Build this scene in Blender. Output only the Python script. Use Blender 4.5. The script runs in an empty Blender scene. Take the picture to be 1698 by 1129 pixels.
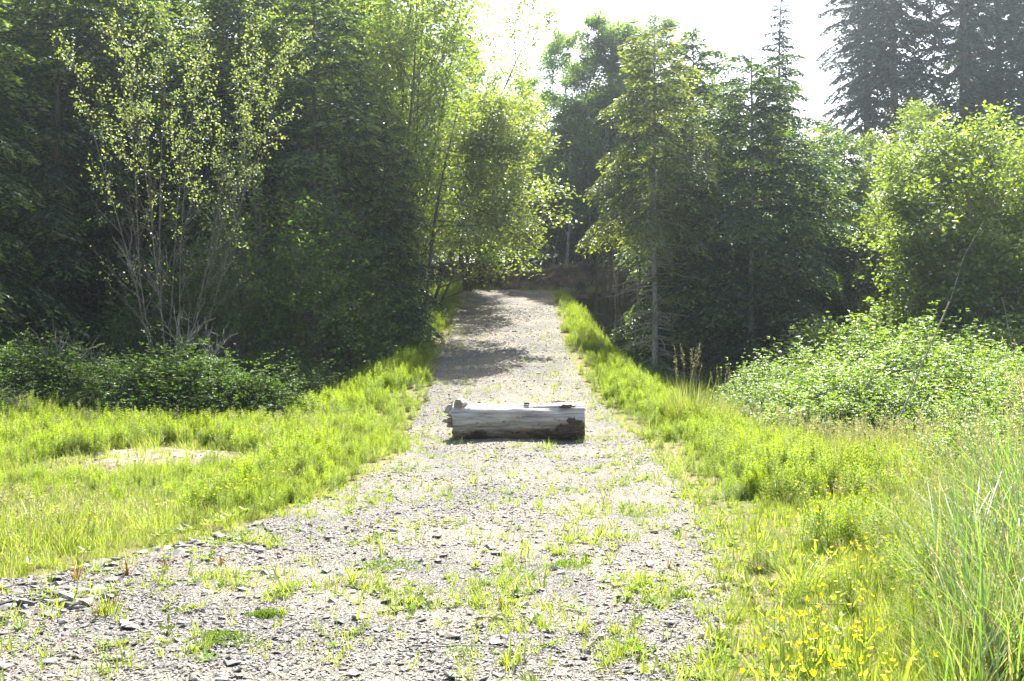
import bpy, math
import numpy as np
R = math.radians
S = bpy.context.scene
COL = S.collection

# ------------------------------------------------------------------ camera, sky, sun, exposure
cam = bpy.data.cameras.new('camera'); camo = bpy.data.objects.new('camera', cam); COL.objects.link(camo)
camo.location = (0, 0, 1.6); camo.rotation_euler = (R(90), 0, 0)
cam.sensor_width = 36; cam.lens = 38.6; cam.clip_start = 0.05; cam.clip_end = 5000
S.camera = camo
SUN_EL, SUN_AZ = 53.0, 12.0
W = bpy.data.worlds.new('World'); S.world = W; W.use_nodes = True
wn = W.node_tree.nodes; wl = W.node_tree.links
sky = wn.new('ShaderNodeTexSky'); sky.sky_type = 'NISHITA'; sky.sun_disc = False
sky.sun_elevation = R(SUN_EL); sky.sun_rotation = R(SUN_AZ); sky.air_density = 1.0; sky.dust_density = 3.5; sky.ozone_density = 1.0
wl.new(sky.outputs[0], wn['Background'].inputs[0]); wn['Background'].inputs[1].default_value = 0.1
sun = bpy.data.lights.new('sun', 'SUN'); suno = bpy.data.objects.new('sun', sun); COL.objects.link(suno)
sun.energy = 5.0; sun.angle = R(0.5); sun.color = (1.0, 0.965, 0.9)
suno.rotation_euler = (R(90 - SUN_EL), 0, R(180 - SUN_AZ)); suno.location = (5, 20, 60)
S.view_settings.view_transform = 'Standard'; S.view_settings.look = 'None'
S.view_settings.gamma = 1; S.view_settings.use_curve_mapping = False
S.view_settings.exposure = 2.0
try:
    S.render.engine = 'CYCLES'
    S.cycles.use_denoising = True
    S.cycles.denoiser = 'OPENIMAGEDENOISE'
    S.cycles.max_bounces = 7; S.cycles.diffuse_bounces = 3; S.cycles.transmission_bounces = 5
    S.cycles.glossy_bounces = 2; S.cycles.volume_bounces = 0; S.cycles.transparent_max_bounces = 4
    S.cycles.sample_clamp_indirect = 6.0
    S.cycles.volume_step_rate = 5
except Exception as e:
    print(e)
HAZE_DENSITY = 0.0008

# ------------------------------------------------------------------ numeric helpers
def hsh(ix, iy, s):
    v = np.sin(ix * 127.1 + iy * 311.7 + s * 74.7) * 43758.5453
    return v - np.floor(v)
def vn(x, y, s=0):
    x = np.asarray(x, float); y = np.asarray(y, float)
    ix = np.floor(x); iy = np.floor(y); fx = x - ix; fy = y - iy
    fx = fx * fx * (3 - 2 * fx); fy = fy * fy * (3 - 2 * fy)
    a = hsh(ix, iy, s); b = hsh(ix + 1, iy, s); c = hsh(ix, iy + 1, s); d = hsh(ix + 1, iy + 1, s)
    return (a * (1 - fx) + b * fx) * (1 - fy) + (c * (1 - fx) + d * fx) * fy
def fbm(x, y, s=0, o=3):
    t = 0; a = .5; n = 0
    for i in range(o):
        t = t + a * vn(x * 2 ** i, y * 2 ** i, s + i * 7); n += a; a *= .5
    return t / n
def ss(a, b, x):
    t = np.clip((np.asarray(x, float) - a) / (b - a), 0, 1); return t * t * (3 - 2 * t)
LY = [-20, 3, 5, 6.5, 7.6, 9.2, 12.4, 16, 18, 23, 30, 60]; LX = [-9, -8, -6.0, -4.4, -3.1, -2.35, -1.8, -1.55, -1.75, -1.75, -1.9, -1.8]
RY = [-20, 3, 5, 6.3, 7.4, 9.2, 12.4, 16.6, 18, 23, 30, 60]; RX = [2, .8, .9, 1.3, 1.55, 1.8, 1.95, 2.1, 1.95, 1.6, 1.45, 1.8]
def rl(y): return np.interp(y, LY, LX)
def rr(y): return np.interp(y, RY, RX)
def zroad(y):
    y = np.asarray(y, float); k = 1.6
    z = 0.132 * np.log1p(np.exp(np.clip((y - 18.2) / k, -40, 40))) * k
    return np.minimum(z, 3.72 + 0 * y)
BANK_Y = 48.0
def znat(x, y):
    x = np.asarray(x, float); y = np.asarray(y, float)
    left = 0.045 * np.clip(y - 19, 0, 30) + 0.25 * ss(3, 9, -x) * ss(17, 22, y)
    right = 0.035 * np.clip(y - 20, 0, 40) - 0.25 * ss(2, 5, x) * ss(12, 22, y) * (1 - ss(8, 14, x))
    z = np.where(x < 0, left, right)
    z = z + (ss(43, 52, y)) * 2.6
    z = z + (fbm(x * .35, y * .35, 5) - .5) * .22 * ss(1.5, 4, np.abs(x)) + (vn(x * 1.7, y * 1.7, 9) - .5) * .07
    return z
def zt(x, y):
    x = np.asarray(x, float); y = np.asarray(y, float)
    zn = znat(x, y)
    w = np.maximum(1 - ss(0.15, 2.9, rl(y) - x), 0) * (1 - ss(0.1, 2.6, x - rr(y)))
    w = np.where((x > rl(y)) & (x < rr(y)), 1, w)
    z = zn * (1 - w) + zroad(y) * w
    top = 4.72 + .12 * vn(x * .6, y * .6, 4) - 0.1 * (x / 6.)
    pl = ss(BANK_Y - .1, BANK_Y + .5, y + .5 * (vn(x * .8, 0, 3) - .5)) * ss(-6.5, -3.5, x) * (1 - ss(6, 9, x))
    z = z * (1 - pl) + top * pl
    # reddish spill at the left end of the bank
    z = z + .9 * np.exp(-((x + 4.0) / 1.5) ** 2 - ((y - 44.5) / 3.2) ** 2)
    far = ss(57, 95, y); z = z * (1 - far) - 7.0 * far
    return z
def px(X, Y):   # x of a photo column X at distance Y
    return (X - 849) * Y / 1820.0

# ------------------------------------------------------------------ materials
def mat(name):
    m = bpy.data.materials.new(name); m.use_nodes = True; nt = m.node_tree
    for n in list(nt.nodes): nt.nodes.remove(n)
    return m, nt.nodes, nt.links
def ramp(nodes, pts):
    r = nodes.new('ShaderNodeValToRGB'); e = r.color_ramp.elements
    while len(e) < len(pts): e.new(.5)
    for k, (p, c) in enumerate(pts): e[k].position = p; e[k].color = (*c, 1)
    return r
def noise(nodes, links, vec, scale, detail=4, rough=.55):
    n = nodes.new('ShaderNodeTexNoise'); n.inputs['Scale'].default_value = scale
    n.inputs['Detail'].default_value = detail; n.inputs['Roughness'].default_value = rough
    if vec is not None: links.new(vec, n.inputs['Vector'])
    return n
def leafmat(name, cols, trans=.5, gloss=.12, grough=.35, tcol=None, vary=.25):
    """cols: list of colours picked at random per leaf; thin leaf: diffuse + translucent + a little gloss"""
    m, N, L = mat(name)
    geo = N.new('ShaderNodeNewGeometry')
    n = len(cols); r = ramp(N, [(k / max(1, n - 1), c) for k, c in enumerate(cols)])
    L.new(geo.outputs['Random Per Island'], r.inputs[0])
    oi = N.new('ShaderNodeObjectInfo')
    hv = N.new('ShaderNodeHueSaturation')
    mr = N.new('ShaderNodeMapRange'); mr.inputs[3].default_value = 1 - vary; mr.inputs[4].default_value = 1 + vary
    L.new(oi.outputs['Random'], mr.inputs[0]); L.new(mr.outputs[0], hv.inputs['Value']); L.new(r.outputs[0], hv.inputs['Color'])
    d = N.new('ShaderNodeBsdfDiffuse'); L.new(hv.outputs[0], d.inputs[0])
    t = N.new('ShaderNodeBsdfTranslucent')
    tc = N.new('ShaderNodeMix'); tc.data_type = 'RGBA'; tc.blend_type = 'MULTIPLY'; tc.inputs[0].default_value = 1
    L.new(hv.outputs[0], tc.inputs[6]); tc.inputs[7].default_value = (*(tcol or (1.7, 1.75, .7)), 1)
    L.new(tc.outputs[2], t.inputs[0])
    mx = N.new('ShaderNodeMixShader'); mx.inputs[0].default_value = trans
    L.new(d.outputs[0], mx.inputs[1]); L.new(t.outputs[0], mx.inputs[2])
    g = N.new('ShaderNodeBsdfGlossy'); g.inputs['Roughness'].default_value = grough; g.inputs[0].default_value = (.9, .95, .9, 1)
    m2 = N.new('ShaderNodeMixShader'); m2.inputs[0].default_value = gloss
    L.new(mx.outputs[0], m2.inputs[1]); L.new(g.outputs[0], m2.inputs[2])
    o = N.new('ShaderNodeOutputMaterial'); L.new(m2.outputs[0], o.inputs[0])
    return m
def rough_mat(name, pts, scale=8, stretch=(1, 1, 1), bump=.4, rough=.9, detail=6, coords='Object', bscale=None):
    m, N, L = mat(name)
    tc = N.new('ShaderNodeTexCoord'); mp = N.new('ShaderNodeMapping'); mp.inputs['Scale'].default_value = stretch
    L.new(tc.outputs[coords], mp.inputs[0])
    n = noise(N, L, mp.outputs[0], scale, detail, .6); r = ramp(N, pts); L.new(n.outputs[0], r.inputs[0])
    b = N.new('ShaderNodeBsdfPrincipled'); b.inputs['Roughness'].default_value = rough; b.inputs['Specular IOR Level'].default_value = .25
    L.new(r.outputs[0], b.inputs['Base Color'])
    n2 = noise(N, L, mp.outputs[0], bscale or scale * 2.5, 5, .65)
    bp = N.new('ShaderNodeBump'); bp.inputs['Strength'].default_value = bump; bp.inputs['Distance'].default_value = .05
    L.new(n2.outputs[0], bp.inputs['Height']); L.new(bp.outputs[0], b.inputs['Normal'])
    o = N.new('ShaderNodeOutputMaterial'); L.new(b.outputs[0], o.inputs[0])
    return m

M = {}
M['bark'] = rough_mat('bark_grey_brown', [(.3, (.05, .04, .032)), (.5, (.11, .095, .08)), (.7, (.2, .18, .16))], 6, (4, 4, .8), .8)
M['palebark'] = rough_mat('pale_alder_bark', [(.3, (.14, .13, .11)), (.5, (.26, .25, .22)), (.7, (.42, .41, .38))], 5, (2, 2, 1), .4)
M['twig'] = rough_mat('grey_twig', [(.3, (.08, .066, .052)), (.7, (.19, .17, .145))], 10, (1, 1, 1), .2)
M['deadwood'] = rough_mat('dead_twig', [(.3, (.2, .17, .13)), (.7, (.38, .34, .29))], 10, (1, 1, 1), .2)
M['needle'] = leafmat('hemlock_needles', [(.012, .034, .012), (.022, .056, .018), (.036, .08, .024), (.06, .11, .03)], .35, .05, .45, (1.4, 1.6, .6))
M['needle_dark'] = leafmat('dark_fir_needles', [(.01, .03, .02), (.018, .045, .03), (.03, .062, .036)], .25, .04, .5, (1.3, 1.4, .9))
M['needle_olive'] = leafmat('olive_hemlock_needles', [(.04, .06, .018), (.07, .095, .028), (.1, .13, .04)], .45, .05, .45, (1.6, 1.5, .6))
M['needle_tip'] = leafmat('hemlock_new_growth_lit', [(.08, .125, .025), (.12, .18, .03), (.18, .23, .045)], .5, .05, .45, (1.5, 1.55, .55))  # spring growth, with sunlight on the bough tips also put into the colour
M['needle_dark_tip'] = leafmat('dark_fir_new_growth_lit', [(.03, .05, .025), (.05, .075, .035)], .3, .05, .45, (1.3, 1.4, .8))  # fir tips: young needles, paler too as painted sunlight
M['needle_olive_tip'] = leafmat('olive_hemlock_new_growth_lit', [(.1, .14, .03), (.15, .19, .04), (.2, .22, .05)], .5, .05, .45, (1.5, 1.5, .6))  # olive tips: young needles plus a sunlit look painted in
M['alder'] = leafmat('alder_leaves', [(.08, .14, .025), (.115, .19, .03), (.16, .235, .04)], .6, .07, .4, (1.7, 1.7, .65))
M['bright'] = leafmat('bright_spring_leaves', [(.1, .165, .02), (.14, .215, .03), (.2, .26, .04)], .6, .07, .4, (1.7, 1.6, .6))
M['glow'] = leafmat('bright_yellow_green_leaves', [(.14, .19, .04), (.2, .25, .05), (.27, .29, .06)], .55, .12, .4)
M['pale'] = leafmat('pale_yellow_green_leaves', [(.11, .16, .045), (.19, .24, .07), (.3, .33, .11)], .5, .1, .45)
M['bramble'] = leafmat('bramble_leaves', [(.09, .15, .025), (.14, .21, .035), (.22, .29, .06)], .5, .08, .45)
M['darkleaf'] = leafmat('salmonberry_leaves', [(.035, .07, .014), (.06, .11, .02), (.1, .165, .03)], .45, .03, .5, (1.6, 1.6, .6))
M['horsetail'] = leafmat('horsetail_green', [(.16, .235, .02), (.22, .3, .03), (.29, .35, .04)], .62, .02, .5, (1.55, 1.5, .55))
M['grass'] = leafmat('grass_green', [(.13, .19, .03), (.19, .255, .045), (.3, .33, .08)], .55, .03, .4, (1.5, 1.5, .65))
M['drygrass'] = leafmat('dry_grass', [(.26, .27, .1), (.36, .35, .16), (.46, .43, .24)], .4, .04, .5, (1.2, 1.15, .8))
M['reed'] = leafmat('reed_green', [(.08, .16, .03), (.13, .21, .045), (.19, .26, .08)], .5, .1, .4, (1.5, 1.5, .65))
M['yellowgrass'] = leafmat('yellow_green_seedling', [(.15, .22, .03), (.21, .28, .04), (.28, .32, .06)], .5, .03, .5, (1.4, 1.4, .6))
M['redweed'] = leafmat('red_weed', [(.15, .05, .03), (.18, .08, .03), (.16, .15, .04)], .4, .04, .5, (1.3, 1.1, .8))
M['moss'] = leafmat('moss_green', [(.1, .18, .02), (.16, .25, .03), (.2, .28, .04)], .3, .03, .5, (1.4, 1.4, .6))
M['petal'] = leafmat('yellow_petals', [(.72, .6, .01), (.78, .68, .02)], .3, .02, .4, (1.0, 1.0, .5), .05)
M['whitefl'] = leafmat('white_florets', [(.7, .7, .62), (.8, .8, .72)], .35, .05, .4, (1, 1, .95), .05)

# ------------------------------------------------------------------ mesh helpers
class Buf:
    def __init__(s): s.v = []; s.q = []; s.t = []; s.n = 0; s.qm = []; s.tm = []
    def add(s, v, q=None, t=None, m=0):
        v = np.asarray(v, float).reshape(-1, 3)
        if q is not None and len(q): q = np.asarray(q, int).reshape(-1, 4) + s.n; s.q.append(q); s.qm.append(np.full(len(q), m))
        if t is not None and len(t): t = np.asarray(t, int).reshape(-1, 3) + s.n; s.t.append(t); s.tm.append(np.full(len(t), m))
        s.v.append(v); s.n += len(v)
    def mesh(s, name, mats, smooth=False):
        me = bpy.data.meshes.new(name)
        V = np.concatenate(s.v) if s.v else np.zeros((0, 3))
        Q = np.concatenate(s.q) if s.q else np.zeros((0, 4), int); T = np.concatenate(s.t) if s.t else np.zeros((0, 3), int)
        me.vertices.add(len(V)); me.vertices.foreach_set('co', V.astype(np.float32).ravel())
        me.loops.add(len(Q) * 4 + len(T) * 3)
        me.loops.foreach_set('vertex_index', np.concatenate([Q.ravel(), T.ravel()]).astype(np.int32))
        me.polygons.add(len(Q) + len(T))
        st = np.concatenate([np.arange(len(Q)) * 4, len(Q) * 4 + np.arange(len(T)) * 3]).astype(np.int32)
        me.polygons.foreach_set('loop_start', st)
        mi = np.concatenate(s.qm + s.tm) if (s.qm or s.tm) else np.zeros(0)
        me.polygons.foreach_set('material_index', mi.astype(np.int32))
        me.polygons.foreach_set('use_smooth', np.full(len(Q) + len(T), bool(smooth)))
        for m in (mats if isinstance(mats, (list, tuple)) else [mats]): me.materials.append(m)
        me.update(calc_edges=True); return me
def link(name, me, parent=None, loc=None):
    o = bpy.data.objects.new(name, me); COL.objects.link(o)
    if parent is not None: o.parent = parent
    if loc is not None: o.location = loc
    return o
def tag(o, label=None, cat=None, group=None, kind=None):
    if label: o['label'] = label
    if cat: o['category'] = cat
    if group: o['group'] = group
    if kind: o['kind'] = kind
    return o
def unit(v): return v / (np.linalg.norm(v, axis=-1, keepdims=True) + 1e-9)
def tube(P, r, n=6, cap=False):
    P = np.asarray(P, float); r = np.broadcast_to(np.asarray(r, float), (len(P),))
    T = unit(np.gradient(P, axis=0)); up = np.array([0, 0, 1.]) if abs(T[0, 2]) < .9 else np.array([1., 0, 0])
    A = unit(np.cross(T, up)); B = np.cross(T, A)
    a = np.arange(n) * 2 * np.pi / n
    V = P[:, None] + r[:, None, None] * (A[:, None] * np.cos(a)[None, :, None] + B[:, None] * np.sin(a)[None, :, None])
    k = np.arange(len(P) - 1)[:, None] * n; j = np.arange(n)[None]; j2 = (j + 1) % n
    Q = np.stack([k + j, k + j2, k + n + j2, k + n + j], -1).reshape(-1, 4)
    return V.reshape(-1, 3), Q
def leaves(P, D, Nn, ln, wd, fold=.25):
    """one folded rhombic leaf per point"""
    P = np.asarray(P); n = len(P); D = unit(D); Sd = unit(np.cross(D, Nn)); Up = np.cross(Sd, D)
    ln = np.broadcast_to(ln, (n,))[:, None]; wd = np.broadcast_to(wd, (n,))[:, None]
    mid = P + D * ln * .45 + Up * wd * fold
    V = np.stack([P, mid + Sd * wd * .5, P + D * ln, mid - Sd * wd * .5], 1).reshape(-1, 3)
    Q = np.arange(n * 4).reshape(-1, 4)
    return V, Q
def strips(P0, D, bend, ln, wd, side, seg=3):
    """grass blades: base points, start directions, bend vectors, length, width, side vectors"""
    n = len(P0); ts = np.linspace(0, 1, seg + 1)[None, :, None]
    ln = np.asarray(ln)[:, None, None]; C = P0[:, None] + D[:, None] * ln * ts + bend[:, None] * ln * ts ** 2
    w = (np.asarray(wd)[:, None, None] * .5) * (1 - ts ** 1.8) + .0003
    A = C + side[:, None] * w; B = C - side[:, None] * w
    V = np.stack([A, B], 2).reshape(n, -1, 3); m = (seg + 1) * 2
    base = np.arange(n)[:, None, None] * m; k = np.arange(seg)[None, :, None] * 2
    Q = base + k + np.array([0, 1, 3, 2])[None, None]
    return V.reshape(-1, 3), Q.reshape(-1, 4)

# ------------------------------------------------------------------ GN scatter for what nobody could count
LIBS = {}
def lib(name, meshes):
    c = bpy.data.collections.new(name)
    for k, me in enumerate(meshes):
        o = bpy.data.objects.new('%s_%02d' % (name, k), me); c.objects.link(o)
    LIBS[name] = c; return c
GROUPS = {}
def scatter_tree(c):
    if c.name in GROUPS: return GROUPS[c.name]
    g = bpy.data.node_groups.new('scatter_' + c.name, 'GeometryNodeTree')
    g.interface.new_socket('Geometry', in_out='INPUT', socket_type='NodeSocketGeometry')
    g.interface.new_socket('Geometry', in_out='OUTPUT', socket_type='NodeSocketGeometry')
    N = g.nodes; L = g.links
    gi = N.new('NodeGroupInput'); go = N.new('NodeGroupOutput'); ip = N.new('GeometryNodeInstanceOnPoints')
    ci = N.new('GeometryNodeCollectionInfo'); ci.inputs['Collection'].default_value = c
    ci.inputs['Separate Children'].default_value = True; ci.inputs['Reset Children'].default_value = True
    def na(n, t):
        a = N.new('GeometryNodeInputNamedAttribute'); a.data_type = t; a.inputs['Name'].default_value = n; return a
    ar = na('rot', 'FLOAT_VECTOR'); asx = na('scl', 'FLOAT_VECTOR'); ai = na('idx', 'INT')
    er = N.new('FunctionNodeEulerToRotation')
    L.new(gi.outputs[0], ip.inputs['Points']); L.new(ci.outputs[0], ip.inputs['Instance']); ip.inputs['Pick Instance'].default_value = True
    L.new(ai.outputs['Attribute'], ip.inputs['Instance Index']); L.new(ar.outputs['Attribute'], er.inputs[0]); L.new(er.outputs[0], ip.inputs['Rotation'])
    L.new(asx.outputs['Attribute'], ip.inputs['Scale']); L.new(ip.outputs[0], go.inputs[0])
    GROUPS[c.name] = g; return g
def scatter(name, P, rot, scl, idx, c, label, cat, parent=None):
    me = bpy.data.meshes.new(name); n = len(P)
    me.vertices.add(n); me.vertices.foreach_set('co', np.asarray(P, np.float32).ravel())
    a = me.attributes.new('rot', 'FLOAT_VECTOR', 'POINT'); a.data.foreach_set('vector', np.asarray(rot, np.float32).ravel())
    scl = np.asarray(scl, np.float32)
    if scl.ndim == 1: scl = np.repeat(scl[:, None], 3, 1)
    a = me.attributes.new('scl', 'FLOAT_VECTOR', 'POINT'); a.data.foreach_set('vector', scl.ravel())
    a = me.attributes.new('idx', 'INT', 'POINT'); a.data.foreach_set('value', np.asarray(idx, np.int32))
    o = link(name, me, parent)
    md = o.modifiers.new('scatter', 'NODES'); md.node_group = scatter_tree(c)
    if parent is None: tag(o, label, cat, None, 'stuff')
    else: tag(o, label, None, None, 'stuff')
    return o
rng = np.random.default_rng(7)
def sample(n, x0, x1, y0, y1, dens, power=0.0):
    """n candidate points in a box kept with probability dens(x, y); power > 0 favours near ones"""
    x = rng.uniform(x0, x1, n); u = rng.random(n)
    if power > 0:   # pdf ~ y^-power
        k = 1 - power; y = (y0 ** k + u * (y1 ** k - y0 ** k)) ** (1 / k) if abs(k) > 1e-3 else y0 * (y1 / y0) ** u
    else: y = y0 + u * (y1 - y0)
    k = rng.random(n) < dens(x, y); return x[k], y[k]
def yaw(n, tilt=.0):
    return np.stack([rng.normal(0, tilt, n) if tilt else np.zeros(n), rng.normal(0, tilt, n) if tilt else np.zeros(n), rng.uniform(0, 6.283, n)], 1)

# ------------------------------------------------------------------ ground sheet
def axis(a, b, step, far, k=1.25):
    c = list(np.arange(a, b, step)); s = step; lo = [a]; hi = [c[-1]]
    while lo[-1] > -far: s *= k; lo.append(lo[-1] - s)
    s = step
    while hi[-1] < far: s *= k; hi.append(hi[-1] + s)
    return np.array(sorted(lo[1:]) + c + hi[1:])
gx = axis(-12, 12, .16, 1500); gy = axis(2, 52, .16, 1800)
X, Y = np.meshgrid(gx, gy); Z = zt(X, Y)
inside = ss(.12, .35, X - rl(Y)) * ss(.12, .35, rr(Y) - X) * (Y < 47) * (Y > 2)
Z = Z - .05 * inside
b = Buf(); nx = len(gx); k = (np.arange(len(gy) - 1)[:, None] * nx + np.arange(nx - 1)[None]).ravel()
b.add(np.stack([X, Y, Z], -1), q=np.stack([k, k + 1, k + nx + 1, k + nx], 1))
m, N, L = mat('soil_moss_and_litter')
tc = N.new('ShaderNodeTexCoord')
n1 = noise(N, L, tc.outputs['Object'], .7, 5); n2 = noise(N, L, tc.outputs['Object'], 14, 6, .7); n3 = noise(N, L, tc.outputs['Object'], 60, 4, .7)
r1 = ramp(N, [(.35, (.06, .09, .02)), (.5, (.13, .14, .04)), (.62, (.22, .18, .1))]); L.new(n1.outputs[0], r1.inputs[0])
r2 = ramp(N, [(.3, (.09, .065, .04)), (.5, (.2, .16, .1)), (.7, (.36, .3, .2))]); L.new(n2.outputs[0], r2.inputs[0])
mx = N.new('ShaderNodeMix'); mx.data_type = 'RGBA'; mx.inputs[0].default_value = .5; L.new(r1.outputs[0], mx.inputs[6]); L.new(r2.outputs[0], mx.inputs[7])
bs = N.new('ShaderNodeBsdfPrincipled'); bs.inputs['Roughness'].default_value = .95; bs.inputs['Specular IOR Level'].default_value = .1
L.new(mx.outputs[2], bs.inputs['Base Color'])
bp = N.new('ShaderNodeBump'); bp.inputs['Strength'].default_value = .8; bp.inputs['Distance'].default_value = .03
L.new(n3.outputs[0], bp.inputs['Height']); L.new(bp.outputs[0], bs.inputs['Normal'])
o = N.new('ShaderNodeOutputMaterial'); L.new(bs.outputs[0], o.inputs[0])
ground = link('ground', b.mesh('ground', m, True)); tag(ground, 'soil under grass and moss on both sides of the gravel road', 'ground', None, 'structure')

# ------------------------------------------------------------------ gravel road
yy = np.concatenate([np.arange(2.0, 14, .05), np.arange(14, 30, .09), np.arange(30, 47.9, .14)])
tt = np.linspace(-1, 1, 120)
wob = lambda y, s: (fbm(y * .9, y * 0 + s, 31) - .5) * .5 + (vn(y * 4, y * 0 + s, 2) - .5) * .15
lx = rl(yy) - .1 + wob(yy, 1.5); rx = rr(yy) + .1 + wob(yy, 7.5)
XX = lx[:, None] * (1 - tt[None]) / 2 + rx[:, None] * (1 + tt[None]) / 2; YY = np.repeat(yy[:, None], len(tt), 1)
def road_relief(x, y):
    e = np.minimum(x - rl(y), rr(y) - x); d = np.abs(x + .05)
    rut = -.022 * np.exp(-((d - .85) / .3) ** 2) + .016 * np.exp(-(d / .35) ** 2)
    return .012 + rut * ss(9, 14, y) + (vn(x * 5, y * 5, 8) - .5) * .018 + (vn(x * 19, y * 19, 3) - .5) * .01 - .07 * (1 - ss(-.25, .15, e))
ZZ = zt(XX, YY) + road_relief(XX, YY)
b = Buf(); nx = len(tt); k = (np.arange(len(yy) - 1)[:, None] * nx + np.arange(nx - 1)[None]).ravel()
b.add(np.stack([XX, YY, ZZ], -1), q=np.stack([k, k + 1, k + nx + 1, k + nx], 1))
m, N, L = mat('crushed_gravel')
tc = N.new('ShaderNodeTexCoord'); mp = N.new('ShaderNodeMapping'); mp.inputs['Scale'].default_value = (1, .8, 1); L.new(tc.outputs['Object'], mp.inputs[0])
wrp = noise(N, L, mp.outputs[0], 22, 3)
av = N.new('ShaderNodeMix'); av.data_type = 'RGBA'; av.blend_type = 'LINEAR_LIGHT'; av.inputs[0].default_value = .02
L.new(mp.outputs[0], av.inputs[6]); L.new(wrp.outputs['Color'], av.inputs[7])
v1 = N.new('ShaderNodeTexVoronoi'); v1.inputs['Scale'].default_value = 42; L.new(av.outputs[2], v1.inputs['Vector'])
v2 = N.new('ShaderNodeTexVoronoi'); v2.feature = 'DISTANCE_TO_EDGE'; v2.inputs['Scale'].default_value = 42; L.new(av.outputs[2], v2.inputs['Vector'])
sp = N.new('ShaderNodeSeparateColor'); L.new(v1.outputs['Color'], sp.inputs[0])
rs = ramp(N, [(0, (.085, .08, .072)), (.35, (.125, .117, .103)), (.7, (.165, .153, .133)), (1, (.22, .2, .165))]); L.new(sp.outputs[0], rs.inputs[0])
nb = noise(N, L, tc.outputs['Object'], .75, 6, .6); n2 = noise(N, L, tc.outputs['Object'], 9, 5, .7)
rd = ramp(N, [(.35, (.16, .138, .1)), (.65, (.255, .22, .165))]); L.new(n2.outputs[0], rd.inputs[0])
rm = ramp(N, [(.42, (0, 0, 0)), (.58, (1, 1, 1))]); L.new(nb.outputs[0], rm.inputs[0])
em = ramp(N, [(0, (.35, .32, .3)), (.12, (1, 1, 1))]); L.new(v2.outputs[0], em.inputs[0])
ml = N.new('ShaderNodeMix'); ml.data_type = 'RGBA'; ml.blend_type = 'MULTIPLY'; ml.inputs[0].default_value = .7; L.new(rs.outputs[0], ml.inputs[6]); L.new(em.outputs[0], ml.inputs[7])
mm = N.new('ShaderNodeMix'); mm.data_type = 'RGBA'; L.new(rm.outputs[0], mm.inputs[0]); L.new(ml.outputs[2], mm.inputs[6]); L.new(rd.outputs[0], mm.inputs[7])
bs = N.new('ShaderNodeBsdfPrincipled'); bs.inputs['Roughness'].default_value = .85; bs.inputs['Specular IOR Level'].default_value = .3
L.new(mm.outputs[2], bs.inputs['Base Color'])
bp = N.new('ShaderNodeBump'); bp.inputs['Strength'].default_value = .9; bp.inputs['Distance'].default_value = .02
hm = N.new('ShaderNodeMath'); hm.operation = 'MULTIPLY_ADD'; hm.inputs[1].default_value = .6; L.new(sp.outputs[1], hm.inputs[0]); L.new(em.outputs[0], hm.inputs[2])
L.new(hm.outputs[0], bp.inputs['Height']); L.new(bp.outputs[0], bs.inputs['Normal'])
o = N.new('ShaderNodeOutputMaterial'); L.new(bs.outputs[0], o.inputs[0])
road = link('gravel_road', b.mesh('gravel_road', m, True)); tag(road, 'rough gravel road climbing from the clearing into the trees', 'road', None, 'structure')
def zr(x, y): return zt(x, y) + np.maximum(road_relief(x, y), -.03)

# stones
def stone_mesh(seed, flat=.45, mats=None, sub=2):
    r = np.random.default_rng(seed)
    import bmesh
    bm = bmesh.new(); pts = r.normal(size=(13, 3)); pts = unit(pts) * r.uniform(.75, 1.05, (13, 1)); pts[:, 2] *= flat; pts[:, 0] *= r.uniform(.9, 1.4)
    for p in pts: bm.verts.new(p * .5)
    res = bmesh.ops.convex_hull(bm, input=bm.verts)
    bmesh.ops.delete(bm, geom=[g for g in res['geom_interior'] if isinstance(g, bmesh.types.BMVert)], context='VERTS')
    me = bpy.data.meshes.new('stone'); bm.to_mesh(me); bm.free()
    me.materials.append(mats); return me
m, N, L = mat('grey_stone')
tc = N.new('ShaderNodeTexCoord'); oi = N.new('ShaderNodeObjectInfo')
rs = ramp(N, [(0, (.08, .074, .066)), (.3, (.115, .108, .096)), (.6, (.152, .142, .125)), (.85, (.2, .183, .155)), (1, (.26, .222, .165))]); L.new(oi.outputs['Random'], rs.inputs[0])
nn = noise(N, L, tc.outputs['Object'], 5, 5); rn = ramp(N, [(.3, (.7, .7, .7)), (.7, (1.1, 1.1, 1.08))]); L.new(nn.outputs[0], rn.inputs[0])
ml = N.new('ShaderNodeMix'); ml.data_type = 'RGBA'; ml.blend_type = 'MULTIPLY'; ml.inputs[0].default_value = 1; L.new(rs.outputs[0], ml.inputs[6]); L.new(rn.outputs[0], ml.inputs[7])
bs = N.new('ShaderNodeBsdfPrincipled'); bs.inputs['Roughness'].default_value = .7; L.new(ml.outputs[2], bs.inputs['Base Color'])
bp = N.new('ShaderNodeBump'); bp.inputs['Strength'].default_value = .3; L.new(nn.outputs[0], bp.inputs['Height']); L.new(bp.outputs[0], bs.inputs['Normal'])
o = N.new('ShaderNodeOutputMaterial'); L.new(bs.outputs[0], o.inputs[0]); M['stone'] = m
STN = [stone_mesh(100 + i, [.35, .5, .6, .4, .3, .55][i % 6], M['stone']) for i in range(9)]
lib('stones', STN)
def bare(x, y):    # patches of bare earth with fewer stones
    return np.maximum(ss(.46, .6, fbm(x * .55 + 3, y * .55, 77, 4)), np.exp(-((x - .9) / 1.6) ** 2 - ((y - 8.8) / .7) ** 2))
def sd(x, y):
    e = np.minimum(x - rl(y), rr(y) - x)
    return (1 - .8 * bare(x, y)) * ss(-.35, .1, e) * (1 - .6 * ss(.2, 1.2, y - 40))
x, y = sample(170000, -7.5, 2.6, 4.2, 47, sd, 1.5)
n = len(x); s = rng.lognormal(-4.08, .42, n) * (1 + .02 * y)
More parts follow.
